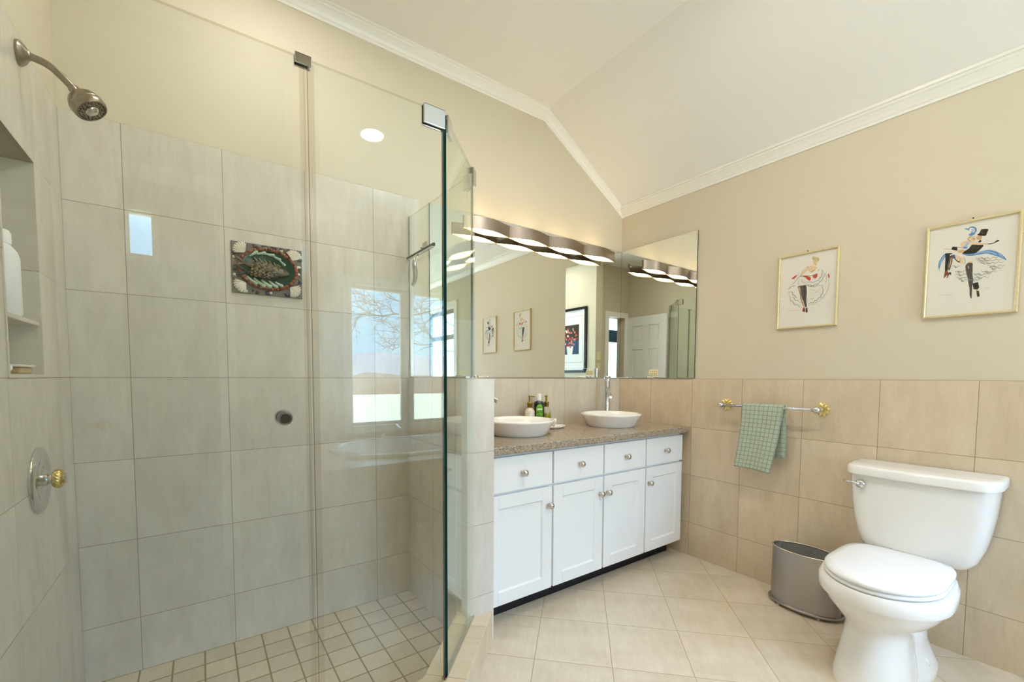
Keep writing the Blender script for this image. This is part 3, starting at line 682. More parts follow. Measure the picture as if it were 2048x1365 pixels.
# fish relief tile on the back wall
t = thing('wall_plaque', 'glazed relief plaque of two fish in a dish on the shower wall', 'plaque', (0.249, D, 1.47))
PX0, PX1, PZ0, PZ1 = 0.117, 0.381, 1.474, 1.684; YF = D
b = BM(); box(b, PX0, YF-0.008, PZ0, PX1, YF+0.001, PZ1); base = obj('base', b, 'plaque_base', t, bevel=0.002)
rnd = random.Random(4)
for k in range(60):
    b = BM()
    side_ = k % 4; f = rnd.uniform(0.14, 0.86)
    x = PX0+f*(PX1-PX0) if side_ < 2 else (PX0+0.012 if side_ == 2 else PX1-0.012)
    z = (PZ0+0.011 if side_ == 0 else PZ1-0.011) if side_ < 2 else PZ0+f*(PZ1-PZ0)
    sphere(b, (x+rnd.uniform(-.004, .004), YF-0.009, z+rnd.uniform(-.003, .003)), rnd.uniform(0.006, 0.011), 1, 0.5, 0.8, 10); obj('pebble', b, ('plaque_base', 'plaque_blue', 'shell', 'braid_dark', 'fish_dark')[k % 5], base, smooth=True)
cx, cz, rx, rz = 0.250, 1.583, 0.104, 0.080
b = BM(); rings = []
def er(k, y, n=56): return [(cx+rx*k*math.cos(q), y, cz+rz*k*math.sin(q)) for q in [2*PI*i/n for i in range(n)]]
loft(b, [er(1.02, YF-0.008), er(1.0, YF-0.016), er(0.94, YF-0.016), er(0.88, YF-0.010), er(0.02, YF-0.009)], False, True); dish = obj('dish', b, 'glaze_green', t, smooth=True, auto=50)
b = BM()
for i in range(64):
    q = 2*PI*i/64; sphere(b, (cx+rx*1.03*math.cos(q), YF-0.014-0.003*(i % 2), cz+rz*1.03*math.sin(q)), 0.0072, 1, 1, 1, 8, mi=i % 4 == 0)
obj('braided_rim', b, ['terracotta', 'braid_dark'], dish, smooth=True)
b = BM()
for x0, z0, x1, z1, r in ((0.178, 1.628, 0.205, 1.648, .006), (0.195, 1.640, 0.235, 1.648, .0065), (0.235, 1.648, 0.268, 1.644, .006), (0.262, 1.646, 0.292, 1.630, .0055), (0.285, 1.636, 0.310, 1.610, .005),
                          (0.170, 1.545, 0.200, 1.518, .007), (0.195, 1.540, 0.228, 1.512, .008), (0.222, 1.536, 0.252, 1.511, .008), (0.250, 1.535, 0.276, 1.513, .0075), (0.274, 1.534, 0.297, 1.519, .007)):
    tube(b, spline([(x0, YF-0.013, z0), ((x0+x1)/2, YF-0.017, (z0+z1)/2-0.002), (x1, YF-0.018, z1)], 5), [r*0.5+r*0.7*(i/10) for i in range(11)], 8); sphere(b, (x1, YF-0.018, z1), r*1.2, n=10)
obj('leaves', b, 'glaze_mint', dish, smooth=True)
def fish(x0, z0, x1, z1, hgt, mat, y, parent, nm):
    d = Vector((x1-x0, 0, z1-z0)); L = d.length; d.normalize(); up = Vector((-d.z, 0, d.x)); bm = BM(); rings = []
    for s, h in ((0, 0.10), (0.06, 0.14), (0.18, 0.42), (0.35, 0.78), (0.55, 1), (0.72, 0.92), (0.86, 0.66), (0.95, 0.36), (1, 0.08)):
        c = Vector((x0, y, z0))+d*L*s
        rings.append([c+up*hgt*0.5*h*math.cos(q)+Vector((0, -1, 0))*0.012*h*math.sin(q) for q in [2*PI*i/14 for i in range(14)]])
    loft(bm, rings)
    for s, e in ((0.3, 0.26), (0.4, 0.30), (0.5, 0.32), (0.6, 0.30), (0.7, 0.24), (0.78, 0.16)):
        p = Vector((x0, y-0.004, z0))+d*L*s+up*hgt*0.42; tube(bm, [p, p+up*hgt*e-d*0.012], [0.0034, 0.0014], 6, mi=1)
    p = Vector((x0, y-0.004, z0)); 
    for sg in (1, -1): tube(bm, [p+d*0.012, p-d*0.010+up*sg*0.012, p-d*0.026+up*sg*0.020], [0.004, 0.006, 0.002], 8)
    tube(bm, [p+d*L*0.62-up*0.004-Vector((0, 0.012, 0)), p+d*L*0.50-up*0.014-Vector((0, 0.012, 0))], [0.003, 0.006], 8)
    sphere(bm, Vector((x0, y-0.0085, z0))+d*L*0.88+up*hgt*0.12, 0.0035, n=8)
    for a in range(9):
        for c2 in range(-2, 3):
            s = 0.22+a*0.062+(0.03 if c2 % 2 else 0); hh = c2*0.17
            if abs(hh) < 0.42: sphere(bm, Vector((x0, y-0.012*(1-(hh*2)**2)**0.5*0.9, z0))+d*L*s+up*hgt*hh, 0.0040, 1, 0.6, 0.7, 8, mi=1+(a+c2) % 2)
    return obj(nm, bm, [mat, 'fish_gold', 'fish_dark'], parent, smooth=True)
fish(0.150, 1.597, 0.329, 1.572, 0.050, 'fish_bronze', YF-0.016, t, 'fish')
fish(0.157, 1.562, 0.285, 1.553, 0.034, 'fish_dark', YF-0.019, t, 'fish')
for sx, sz, rot in ((0.148, 1.657, 2.36), (0.350, 1.657, 1.3), (0.147, 1.504, -2.5), (0.350, 1.504, -0.6)):
    bm = BM(); rings = []; n = 40
    for k, y in ((0.05, 0), (0.5, 0.004), (0.8, 0.004), (1, 0)):
        ring = []
        for i in range(n):
            q = -1.15+2.3*i/(n-1); r = 0.046*k*(1+0.035*math.cos(q*22))*(1-0.10*q*q); a = rot+q*0.82
            ring.append((sx-0.024*math.cos(rot)+r*math.cos(a), YF-0.013-y-0.0022*k*math.cos(q*22), sz-0.024*math.sin(rot)+r*math.sin(a)))
        rings.append(ring)
    rings = [[(p[0], YF-0.008, p[2]) for p in rings[0]]]+rings+[[(p[0], YF-0.008, p[2]) for p in rings[-1]]]
    loft(bm, rings, False, False, closed=False); obj('scallop_shell', bm, 'shell_white', t, smooth=True, auto=60)
# ------------------------------------------------------------------ vanity
VX0, VX1, VY = 1.010, 2.476, 1.56
t = thing('vanity_cabinet', 'white vanity cabinet with four drawers over four shaker doors', 'cabinet', (1.743, 1.84, 0))
b = BM(); box(b, VX0, VY+0.0205, 0.095, VX1, D-0.002, 0.7875); obj('body', b, 'cabinet_white', t, bevel=0.001)
b = BM(); box(b, VX0, 1.65, 0.001, VX1-0.01, D-0.01, 0.095); obj('toe_kick', b, 'kick_black', t)
def knob(p, parent):
    bm = BM(); lathe(bm, [(0.0085, 0), (0.0085, 0.002), (0.0055, 0.004), (0.0055, 0.013), (0.010, 0.015), (0.0145, 0.018), (0.0165, 0.022), (0.016, 0.026), (0.0135, 0.030), (0.009, 0.033), (0.004, 0.0345), (0, 0.0347)], p, (0, -1, 0), 28)
    k = obj('knob', bm, 'satin_nickel', parent, smooth=True, auto=50)
cols = [(1.012, 1.386), (1.397, 1.748), (1.759, 2.108), (2.119, 2.476)]
kd = [1.204, 1.572, 1.930, 2.297]; kk = [1.363, 1.722, 1.780, 2.140]
for i, (x0, x1) in enumerate(cols):
    b = BM(); box(b, x0, VY, 0.613, x1, VY+0.020, 0.773); o = obj('drawer', b, 'cabinet_white', t, bevel=0.002)
    knob((kd[i], VY, 0.692), o)
    b = BM(); s = 0.060; z0, z1 = 0.097, 0.601
    box(b, x0, VY, z0, x0+s, VY+0.020, z1); box(b, x1-s, VY, z0, x1, VY+0.020, z1)
    box(b, x0+s, VY, z1-s, x1-s, VY+0.020, z1); box(b, x0+s, VY, z0, x1-s, VY+0.020, z0+s)
    # sloped inner edge and recessed panel
    A = [(x0+s, z0+s), (x1-s, z0+s), (x1-s, z1-s), (x0+s, z1-s)]; C = [(x0+s+0.006, z0+s+0.006), (x1-s-0.006, z0+s+0.006), (x1-s-0.006, z1-s-0.006), (x0+s+0.006, z1-s-0.006)]
    loft(b, [[(p[0], VY+0.001, p[1]) for p in A], [(p[0], VY+0.008, p[1]) for p in C]], False, True)
    o = obj('door', b, 'cabinet_white', t, bevel=0.0015)
    knob((kk[i], VY, 0.513), o)
b = BM(); box(b, 1.0085, 1.535, 0.788, 2.512, D-0.001, 0.8255)
o = tag(obj('countertop', b, 'granite', bevel=0.006, seg=3), 'speckled brown granite countertop on the white vanity', 'countertop')

ZV = 0.8256
def basin(x, y, lab):
    t = thing('vessel_sink', lab, 'sink', (x, y, ZV), 'vessel sinks on the granite countertop')
    bm = BM(); lathe(bm, [(0.0, 0.0), (0.142, 0.0), (0.145, 0.004), (0.150, 0.010), (0.172, 0.050), (0.184, 0.068), (0.187, 0.074), (0.186, 0.079), (0.181, 0.081), (0.174, 0.079), (0.160, 0.058), (0.125, 0.028), (0.070, 0.016), (0.024, 0.013)], (x, y, ZV), n=72)
    obj('basin', bm, 'porcelain', t, smooth=True, auto=60)
    bm = BM(); lathe(bm, [(0.0, 0.0145), (0.022, 0.0145), (0.024, 0.017), (0.018, 0.019), (0.0, 0.0195)], (x, y, ZV), n=28); obj('drain', bm, 'chrome', t, smooth=True, auto=40)
basin(1.392, 1.835, 'round white vessel sink at the left end beside the tiled pillar')
basin(2.117, 1.835, 'round white vessel sink at the right end near the corner mirrors')
def faucet(x, y, dx, dy, lx, ly, lab):
    t = thing('faucet', lab, 'faucet', (x, y, ZV), 'tall chrome faucets behind the vessel sinks')
    bm = BM(); lathe(bm, [(0.027, 0.0), (0.027, 0.005), (0.0215, 0.008), (0.020, 0.012), (0.020, 0.275), (0.021, 0.277), (0.021, 0.281)], (x, y, ZV), n=32); obj('body', bm, 'chrome', t, smooth=True, auto=40)
    d = Vector((dx, dy, 0)).normalized(); p0 = Vector((x, y, ZV+0.236)); p1 = p0+d*0.125-Vector((0, 0, 0.062))
    bm = BM(); tube(bm, [p0, p1], 0.0125, 20, cap=False); ax = (p1-p0).normalized(); lathe(bm, [(0.0125, 0), (0.0098, 0), (0.0098, -0.02)], p1, ax, 20); sp = obj('spout', bm, 'chrome', t, smooth=True, auto=40)
    bm = BM(); lathe(bm, [(0, -0.006), (0.0097, -0.006)], p1, ax, 18); obj('aerator', bm, 'dark_slot', sp)
    bm = BM(); lathe(bm, [(0.021, 0.284), (0.021, 0.312), (0.019, 0.315), (0, 0.316)], (x, y, ZV), n=32); h = obj('handle', bm, 'chrome', t, smooth=True, auto=40)
    l = Vector((lx, ly, 0)).normalized(); q = Vector((x, y, ZV+0.303)); bm = BM(); tube(bm, [q+l*0.018, q+l*0.078+Vector((0, 0, 0.006))], [0.0055, 0.0045], 14); obj('lever', bm, 'chrome', h, smooth=True, auto=40)
faucet(1.222, 2.015, 0.72, -0.70, 0.9, -0.35, 'tall chrome faucet behind the left sink, mostly hidden by the tiled pillar')
faucet(2.283, 2.015, -0.62, -0.78, -0.5, -0.8, 'tall chrome faucet behind the right sink')

def dispenser(x, y, lab, mat, level=None, ang=0.0):
    t = thing('soap_dispenser', lab, 'soap dispenser', (x, y, ZV))
    bm = BM(); pr = [(0, 0.0), (0.027, 0.0), (0.030, 0.003), (0.030, 0.095), (0.027, 0.106), (0.018, 0.116), (0.013, 0.121), (0.013, 0.128)]
    if level:
        bm2 = BM(); lathe(bm2, [(0, 0.0004), (0.0262, 0.0004), (0.0285, 0.004), (0.0285, level), (0, level)], (x, y, ZV), n=28); obj('liquid', bm2, 'yellow_liquid', t, smooth=True, auto=40)
    lathe(bm, pr, (x, y, ZV), n=32); obj('bottle', bm, mat, t, smooth=True, auto=50)
    bm = BM(); lathe(bm, [(0.0145, 0.122), (0.0155, 0.126), (0.0155, 0.142), (0.017, 0.145), (0.017, 0.150), (0.009, 0.156), (0.006, 0.158), (0.006, 0.185), (0.0075, 0.186), (0.0075, 0.193), (0, 0.194)], (x, y, ZV), n=28)
    p = obj('pump', bm, 'antique_gold', t, smooth=True, auto=40)
    bm = BM(); d = Vector((math.cos(ang), math.sin(ang), 0)); q = Vector((x, y, ZV+0.1895)); tube(bm, [q, q+d*0.022, q+d*0.034-Vector((0, 0, 0.003))], [0.0038, 0.0032, 0.0026], 10); obj('nozzle', bm, 'antique_gold', p, smooth=True)
    return t
t = dispenser(1.622, 2.035, 'cream soap dispenser with gold pump, left of the green bottle', 'liquid_soap', None, -0.3)
b = BM()
for k in range(6):
    q0 = -2.55+k*0.12; r = 0.0304
    b.faces.new([b.verts.new((1.622+r*math.cos(q), 2.035+r*math.sin(q), z)) for q, z in ((q0, ZV+0.062), (q0+0.12, ZV+0.062), (q0+0.12, ZV+0.092), (q0, ZV+0.092))])
obj('label', b, 'label_white', t)
dispenser(1.762, 2.045, 'clear soap dispenser of yellow liquid with gold pump, right of the green bottle', 'plastic_clear', 0.083, -2.6)
# green aloe bottle with its label
def aloe():
    x, y = 1.690, 2.030; t = thing('bottle', 'dark green aloe vera bottle with white cap on the countertop', 'bottle', (x, y, ZV))
    bm = BM(); lathe(bm, [(0, 0), (0.030, 0.0), (0.033, 0.003), (0.033, 0.140), (0.0315, 0.150), (0.024, 0.158), (0.014, 0.160), (0.0125, 0.161), (0.0125, 0.166)], (x, y, ZV), n=40); obj('body', bm, 'green_bottle', t, smooth=True, auto=50)
    bm = BM(); lathe(bm, [(0.0140, 0.1625), (0.0145, 0.165), (0.0140, 0.202), (0.012, 0.205), (0, 0.2055)], (x, y, ZV), n=32); obj('cap', bm, 'cap_white', t, smooth=True, auto=40)
    fc = math.atan2(-y, -x)+0.12          # the label looks towards the room, slightly turned
    def pt(u, z, k=0): r = 0.0333+0.0003*k; return (x+r*math.cos(fc+u/0.033), y+r*math.sin(fc+u/0.033), ZV+z)
    def patch(bm, u0, u1, f0, f1, k, mi=0, n=14):
        for i in range(n):
            a, c = u0+(u1-u0)*i/n, u0+(u1-u0)*(i+1)/n
            bm.faces.new([bm.verts.new(pt(a, f0(a), k)), bm.verts.new(pt(c, f0(c), k)), bm.verts.new(pt(c, f1(c), k)), bm.verts.new(pt(a, f1(a), k))]).material_index = mi
    bm = BM(); patch(bm, -0.021, 0.021, lambda u: 0.040, lambda u: 0.115+0.026*math.sqrt(max(0, 1-(u/0.0215)**2)), 0)
    patch(bm, -0.021, 0.021, lambda u: 0.040, lambda u: 0.054, 1, 1)
    patch(bm, -0.013, 0.015, lambda u: 0.109+0.002*math.sin(u*700), lambda u: 0.116+0.002*math.sin(u*900+1), 1, 2)
    for k in range(5):
        a = -0.012+k*0.006; bm.faces.new([bm.verts.new(pt(a-0.0015, 0.117, 1)), bm.verts.new(pt(a+0.0015, 0.117, 1)), bm.verts.new(pt(a*1.25, 0.136-0.3*abs(a), 1))]).material_index = 1
    lb = obj('label', bm, ['label_green', 'label_text', 'label_white'], t); lb['label'] = 'bright green label'
    for s, z, h in (('ALOE', 0.0875, 0.0225), ('VERA', 0.0625, 0.0225)):
        cu = bpy.data.curves.new('lettering', 'FONT'); cu.body = s; cu.size = h; cu.align_x = 'CENTER'; cu.offset = 0.0004
        tmp = bpy.data.objects.new('lettering', cu); COL.objects.link(tmp); bpy.context.view_layer.update()
        me = bpy.data.meshes.new_from_object(tmp.evaluated_get(bpy.context.evaluated_depsgraph_get())); COL.objects.unlink(tmp); bpy.data.objects.remove(tmp)
        for v in me.vertices: v.co = Vector(pt(v.co.x*0.70, z+v.co.y, 2))
        me.materials.clear(); me.materials.append(M('label_text')); o = bpy.data.objects.new('lettering', me); COL.objects.link(o); o.parent = lb
aloe()
t = thing('soap_dish', 'small white soap dish on the countertop behind the left sink', 'soap dish', (1.745, 1.935, ZV))
b = BM(); rings = []
for k, z in ((0.75, 0.0005), (0.8, 0.004), (1.0, 0.012), (0.97, 0.0135), (0.75, 0.007), (0.05, 0.0065)):
    rings.append([(1.745+0.088*k*math.cos(q)*0.98, 1.935+0.048*k*math.sin(q)+0.02*k*math.cos(q), ZV+z) for q in [2*PI*i/40 for i in range(40)]])
loft(b, rings); obj('dish', b, 'porcelain', t, smooth=True, auto=60)
b = BM()
rings = []
for i in range(22):
    q = i*0.62; r = 0.030*(1-i/24); c = Vector((1.715+0.0024*i, 1.935+0.001*i, ZV+0.034+0.0008*i)); 
    rings.append([c+Vector((0, math.cos(a), math.sin(a)*0.85))*r*(1+0.14*math.cos(a*3+q)) for a in [2*PI*k/18 for k in range(18)]])
loft(b, rings)
tag(obj('seashell', b, 'shell', smooth=True), 'cream seashell lying on the white soap dish', 'seashell')

# ------------------------------------------------------------------ mirrors
def mirror(lab, bx, axis):
    bm = BM(); box(bm, *bx); o = obj('mirror', bm, ['mirror', 'mirror_edge'])
    for p in o.data.polygons: p.material_index = 0 if abs(p.normal[axis]) > 0.9 else 1
    x0, y0, z0, x1, y1, z1 = bx
    bm = BM(); box(bm, x0, y0-(0.002 if axis == 1 else 0), ZT+0.0012, x1, y1, ZT+0.0058) if axis == 1 else box(bm, x0-0.002, y0, ZT+0.0012, x1, y1, ZT+0.0058); obj('channel', bm, 'satin_nickel', o)
    return tag(o, lab, 'mirror')
mirror('wide frameless mirror on the back wall above the vanity', (1.001, D-0.003, ZT+0.006, XR-0.002, D+PT-0.0005, 2.037), 1)
mirror('smaller frameless mirror on the right wall, meeting the wide one at the corner', (XR-0.003, 1.519, ZT+0.006, XR+PT-0.0005, D-0.004, 2.037), 0)
t = thing('outlet', 'power outlet with mirrored cover plate at the foot of the right wall mirror', 'outlet', (XR-0.004, 1.805, 1.165))
b = BM(); box(b, XR-0.010, 1.722, 1.131, XR-0.0035, 1.885, 1.203); obj('cover_plate', b, 'mirror', t, bevel=0.0015)
b = BM(); box(b, XR-0.0125, 1.772, 1.150, XR-0.0095, 1.842, 1.184); rc = obj('receptacle', b, 'ivory', t, bevel=0.001)
for y in (1.785, 1.800, 1.815, 1.830):
    for z in (1.158, 1.174): b = BM(); box(b, XR-0.0129, y-0.002, z-0.004, XR-0.0124, y+0.002, z+0.003); obj('slot', b, 'dark_slot', rc)

# ------------------------------------------------------------------ wavy vanity light
t = thing('vanity_light', 'long wavy brushed metal vanity light across the top of the wide mirror', 'light fixture', (1.762, 2.045, 1.96))
LX, LS, LY, Z1, Z2 = 1.166, 0.298, 2.040, 1.927, 1.992
def hd_(s): return 0.0075+0.036*math.sin(PI*s)**1.4
for k in range(4):
    bm = BM(); n = 28; th = 0.0022; x0 = LX+LS*k+0.0004; L = LS-0.0008
    O = [(x0+L*i/n, LY-hd_(i/n)) for i in range(n+1)]+[(x0+L*(1-i/n), LY+hd_(1-i/n)) for i in range(n+1)]
    I = [(x0+th+(L-2*th)*i/n, LY-hd_(i/n)+th) for i in range(n+1)]+[(x0+th+(L-2*th)*(1-i/n), LY+hd_(1-i/n)-th) for i in range(n+1)]
    loft(bm, [[(x, y, Z1) for x, y in I], [(x, y, Z1) for x, y in O], [(x, y, Z2) for x, y in O], [(x, y, Z2) for x, y in I], [(x, y, Z1) for x, y in I]], False, False)
    sh = obj('shade', bm, 'fixture_metal', t, smooth=True, auto=35)
    J = [(x, LY+(y-LY)*0.86) for x, y in I]
    bm = BM(); prism(bm, J, Z1+0.007, Z1+0.009); obj('diffuser', bm, 'lamp_diffuser', sh)
    bm = BM(); prism(bm, I, Z2-0.006, Z2-0.004); obj('diffuser', bm, 'lamp_diffuser_up', sh)
    for xs in (x0+0.016, x0+L-0.016):
        bm = BM(); lathe(bm, [(0, -0.0015), (0.0035, -0.001), (0.0035, 0.004)], (xs, LY, Z1+0.002), n=10); obj('screw', bm, 'satin_nickel', sh)
for x in (1.464, 2.060): b = BM(); box(b, x-0.02, LY+0.010, 1.945, x+0.02, D-0.0035, 1.975); obj('mount', b, 'fixture_metal', t)

# ------------------------------------------------------------------ framed drawings on the right wall
D1 = """F skin 0 667 855 663 836 651 825 639 816 623 819 607 830 595 847 591 866 591 883 603 897 615 903 635 900 651 889 659 872
F hair 0 639 917 635 908 627 900 615 897 599 900 583 905 571 917 567 928 571 939 579 947 595 950 611 947 627 942 635 930
F hair 0 696 892 696 880 687 872 675 869 659 872 647 878 639 889 635 903 639 914 647 922 659 925 671 922 683 917 692 905
S ochre 7 575 936 603 892 583 880
S ochre 6 639 936 679 900 667 861
S ochre 6 615 911 635 878 603 861
S ochre 6 619 830 651 839
F skin 0 498 816 567 828 671 791 631 747 554 736 486 777
F skin 0 498 816 401 764 357 702 381 691 458 747 518 783
S grey 6 490 825 413 777 377 719 300 658 236 583
S grey 5 341 772 333 705 276 641 196 597 151 547
S brown 8 506 822 494 803
S brown 7 546 727 627 758
S grey 10 704 764 675 733
F red 0 204 688 244 713 313 739 300 711 256 680
F red 0 405 697 470 697 554 666 558 633 526 627 490 652 450 683
F red 0 587 680 675 708 675 658 635 638 603 658
F red 0 841 636 861 683 885 644 877 613 861 624
S brown 7 365 697 417 705 550 688 675 702
F light 0 474 616 631 597 756 622 825 711 865 608 885 449 817 357 671 291 518 285 498 452
S grey 8 482 616 506 605 538 605 575 599 599 588 635 597 663 605 683 602 712 616 728 641 748 650 764 666 764 697 772 719 760 730 732 761
S dark 7 486 580 510 574 546 569 571 552 599 544 631 558 651 561 683 558 712 572 724 588 748 594 764 613 776 638 792 650 792 669 796 702
S dark 9 478 561 502 561 534 552 554 541 583 538 611 544 631 535 663 538 683 547
S grey 7 679 605 692 627 712 638 720 644 740 661 744 683 740 691 752 711 748 739
S dark 7 155 544 175 552 204 572 232 580 256 580 292 586
S dark 8 167 516 179 499 208 505 240 491 240 460 268 452 288 444 300 416 337 402
S grey 7 171 497 171 463 183 449 196 424 200 388 232 374 256 363 276 330 317 316 337 316 369 293 409 274
S dark 6 236 430 244 421 272 416 284 388 300 371 337 374 349 360 373 338 405 341
S grey 6 196 388 212 363 240 355 268 332 284 307 321 302 353 293 377 271 413 266 442 268
S dark 7 526 305 538 302 567 316 595 318 607 307 639 324 655 341 667 335 700 346 708 369 728 369 752 371 752 405 768 416 780 419 780 449 788 471 780 477 768 499 772 530
S grey 6 522 274 554 288 591 291 615 285 647 296 675 313 692 313 728 327 748 349 768 352 792 366 804 394 825 410 845 416 849 446 865 471 873 483 873 508 885 541 881 555 877 577 881 611
S grey 5 546 355 550 349 571 366 591 369 595 360 615 369 631 380 639 371
S grey 5 804 694 808 672 817 663 833 644 833 616 841 605 833 594 821 569 825 552
S pale 8 534 508 639 477 740 424
S pale 7 562 444 651 444 748 505
S grey 5 587 522 607 524 631 533 655 538 671 535 700 538 724 541 744 530 776 527
S grey 5 353 672 345 622 333 572
S ochre 6 345 580 425 566 474 574
S grey 5 393 666 409 624 478 597
F stock 0 333 563 478 563 498 449 498 349 510 268 474 268 454 349 421 377 389 441
F tan 0 341 547 377 547 393 452 438 355 458 280 442 280 393 399
S dark 9 333 563 385 446 397 380 450 277
S dark 7 482 563 498 449 474 371 502 271
S dark 8 413 547 433 438 425 377
S dark 10 329 563 478 566
F redbrown 0 429 210 446 257 474 260 486 191 446 204
F brown 0 490 246 522 255 530 193 510 179 494 196
S pale 9 147 224 256 232 429 224
S pale 7 631 199 663 193"""
D2 = """S blue 14 414 935 439 937 459 918
S blue 16 459 910 467 940 500 943 537 921 541 887 508 873 496 901
S lblue 12 492 921 516 907 512 887
F blue 0 463 871 496 882 541 873 533 857 496 851 471 857
F hair 0 451 823 471 851 516 848 500 832 471 821 463 809
F skin 0 545 807 545 796 537 787 524 784 512 787 500 793 488 804 484 818 488 829 496 837 508 840 520 840 533 832 541 821
S brown 6 455 823 480 798 500 790
S brown 6 508 815 545 807
F tan 0 549 829 610 837 618 807 590 784 557 801
F black 0 602 901 680 887 659 843 663 829 639 823 561 846 586 865
S stock 10 618 890 610 860 639 851
F black 0 602 790 614 768 594 759 573 771
F skin 0 378 757 386 790 447 807 500 784 467 751 435 729 398 732
F lblue 0 394 732 427 757 455 787 476 790 455 745 455 720 406 723
F blue 0 414 745 451 737 459 718 414 723
F black 0 463 698 516 757 561 743 639 726 598 679 537 651 406 670 435 698
S stock 9 561 693 590 718
S stock 7 508 693 549 723
F skin 0 500 782 610 757 688 737 684 723 594 734 516 751
F black 0 684 734 745 734 778 754 806 745 790 737 769 732 733 723 688 726
F tan 0 341 718 406 718 435 698 410 676 361 684
F black 0 284 765 341 754 345 712 296 726 271 737
S tan 8 178 757 276 737
S dark 6 320 754 398 737
F light 0 292 601 402 620 565 623 696 623 827 565 888 515 867 451 786 401 704 362 618 337 492 342 353 387 320 453 296 529
F blue 0 390 670 508 651 598 659 700 665 786 631 859 579 892 526 827 565 737 606 667 631 582 629 476 634
S lblue 12 545 643 651 651 737 629 790 595
S lblue 10 806 612 859 559
F blue 0 124 570 133 623 182 690 227 701 194 651 161 598 137 531
S lblue 10 141 576 165 637 202 687
S lblue 6 133 531 145 509
F black 0 198 701 235 701 292 687 243 670 243 590 243 509 210 506 210 612
F stock 0 255 668 296 673 292 592 267 503 247 512 247 598
S tan 10 276 648 271 587 259 534
F dblue 0 288 673 316 673 329 631 300 631
F brown 0 312 643 333 620 369 590 382 615 382 645 386 579 361 581 320 620
F skin 0 324 668 382 643 382 612 357 606 329 640
F skin 0 386 623 410 629 427 581 414 556 378 570
S grey 6 422 634 443 579 427 545
F redbrown 0 210 501 247 498 255 462 227 445 198 420 206 467
F brown 0 255 481 284 484 288 448 263 462 243 417 235 431
F skin 0 463 554 488 573 529 576 529 542
F stock 0 447 526 471 556 529 545 524 478 524 426 541 353 533 275 541 175 529 167 516 209 512 270 492 342 484 406 459 462
S dark 10 463 453 492 378 520 278
S dark 8 520 462 541 364 533 275
S tan 9 480 529 488 492
S dark 8 455 523 480 551 524 542
S dark 9 524 181 541 175
F black 0 541 325 602 334 618 275 602 253 557 261
F brown 0 590 242 618 236 631 178 606 170 594 206
F tan 0 582 259 598 256 598 239 586 239
S grey 6 561 609 578 592 598 598 627 598 639 584 663 579 688 587 700 576 729 567 745 579 761 576 790 565 802 573 822 576
S dark 5 590 590 602 581 631 587 651 579 667 567 696 570
S grey 6 549 576 569 584 598 576 610 562 639 567 659 567 671 551 704 551 716 556 737 545 765 542 778 554 798 545 822 537 835 548 863 545
S dark 5 573 570 606 567 631 554 655 551 688 554 708 542
S grey 6 582 548 610 554 631 537 647 531 676 540 688 531 708 517 737 523 749 526 773 512 794 515 806 523 835 512 851 509 863 520
S dark 5 610 540 643 534 659 520 684 520 712 520 729 506
S grey 6 696 506 716 490 733 487 761 492 778 478 798 470 822 484 835 481 859 470 884 478
S dark 5 724 487 733 476 749 481 765 478 773 467 790 467
S grey 8 708 476 741 470 757 451 782 453 810 462 822 451 851 453
S dark 5 741 465 749 453 753 448 765 453 773 448 782 439
S grey 8 635 451 647 437 671 442 700 437 712 423 737 426 761 437 773 426 802 423
S dark 5 659 428 663 428 680 434 692 423 700 417 720 423
S grey 6 520 445 549 428 565 420 594 428 618 420 635 403 667 414 684 417 704 406 733 409 745 417
S dark 5 553 426 569 412 586 414 606 417 618 403 639 401
S grey 6 549 392 561 389 590 395 610 384 631 373 659 384 676 384 696 373 724 381
S dark 5 569 378 582 384 598 384 606 370 618 370 635 376
S grey 8 492 384 516 364 533 367 565 370 582 356 606 356 631 370 647 364
S dark 5 520 362 529 356 541 364 553 359 557 348 573 353
S grey 8 333 490 345 476 365 481 394 476 406 467 431 473 451 484
S dark 5 361 470 361 467 373 476 378 465 382 459 394 467
S grey 8 337 442 361 451 390 442 402 426 427 437 451 442 463 434
S dark 5 365 437 378 439 386 428 390 426 402 431 406 426
S grey 8 349 420 378 406 390 395 418 401 443 403 455 392 484 401
S dark 5 382 403 390 392 390 392 406 398 410 387 414 384
S grey 6 378 381 402 387 422 370 435 362 459 376 471 373 488 367
S dark 5 406 373 418 370 418 359 427 364 435 364 435 353
S grey 8 292 542 312 548 333 534 341 523 361 537 373 540 386 531
S dark 5 320 534 333 534 333 523 337 526 345 529 341 520
S pale 6 153 236 165 231 178 236 198 236 206 228 222 234 235 236 247 228 263 228 276 236 288 231 304 228 312 236 329 234
S pale 6 688 259 696 256 708 261 716 259 724 256 737 259"""
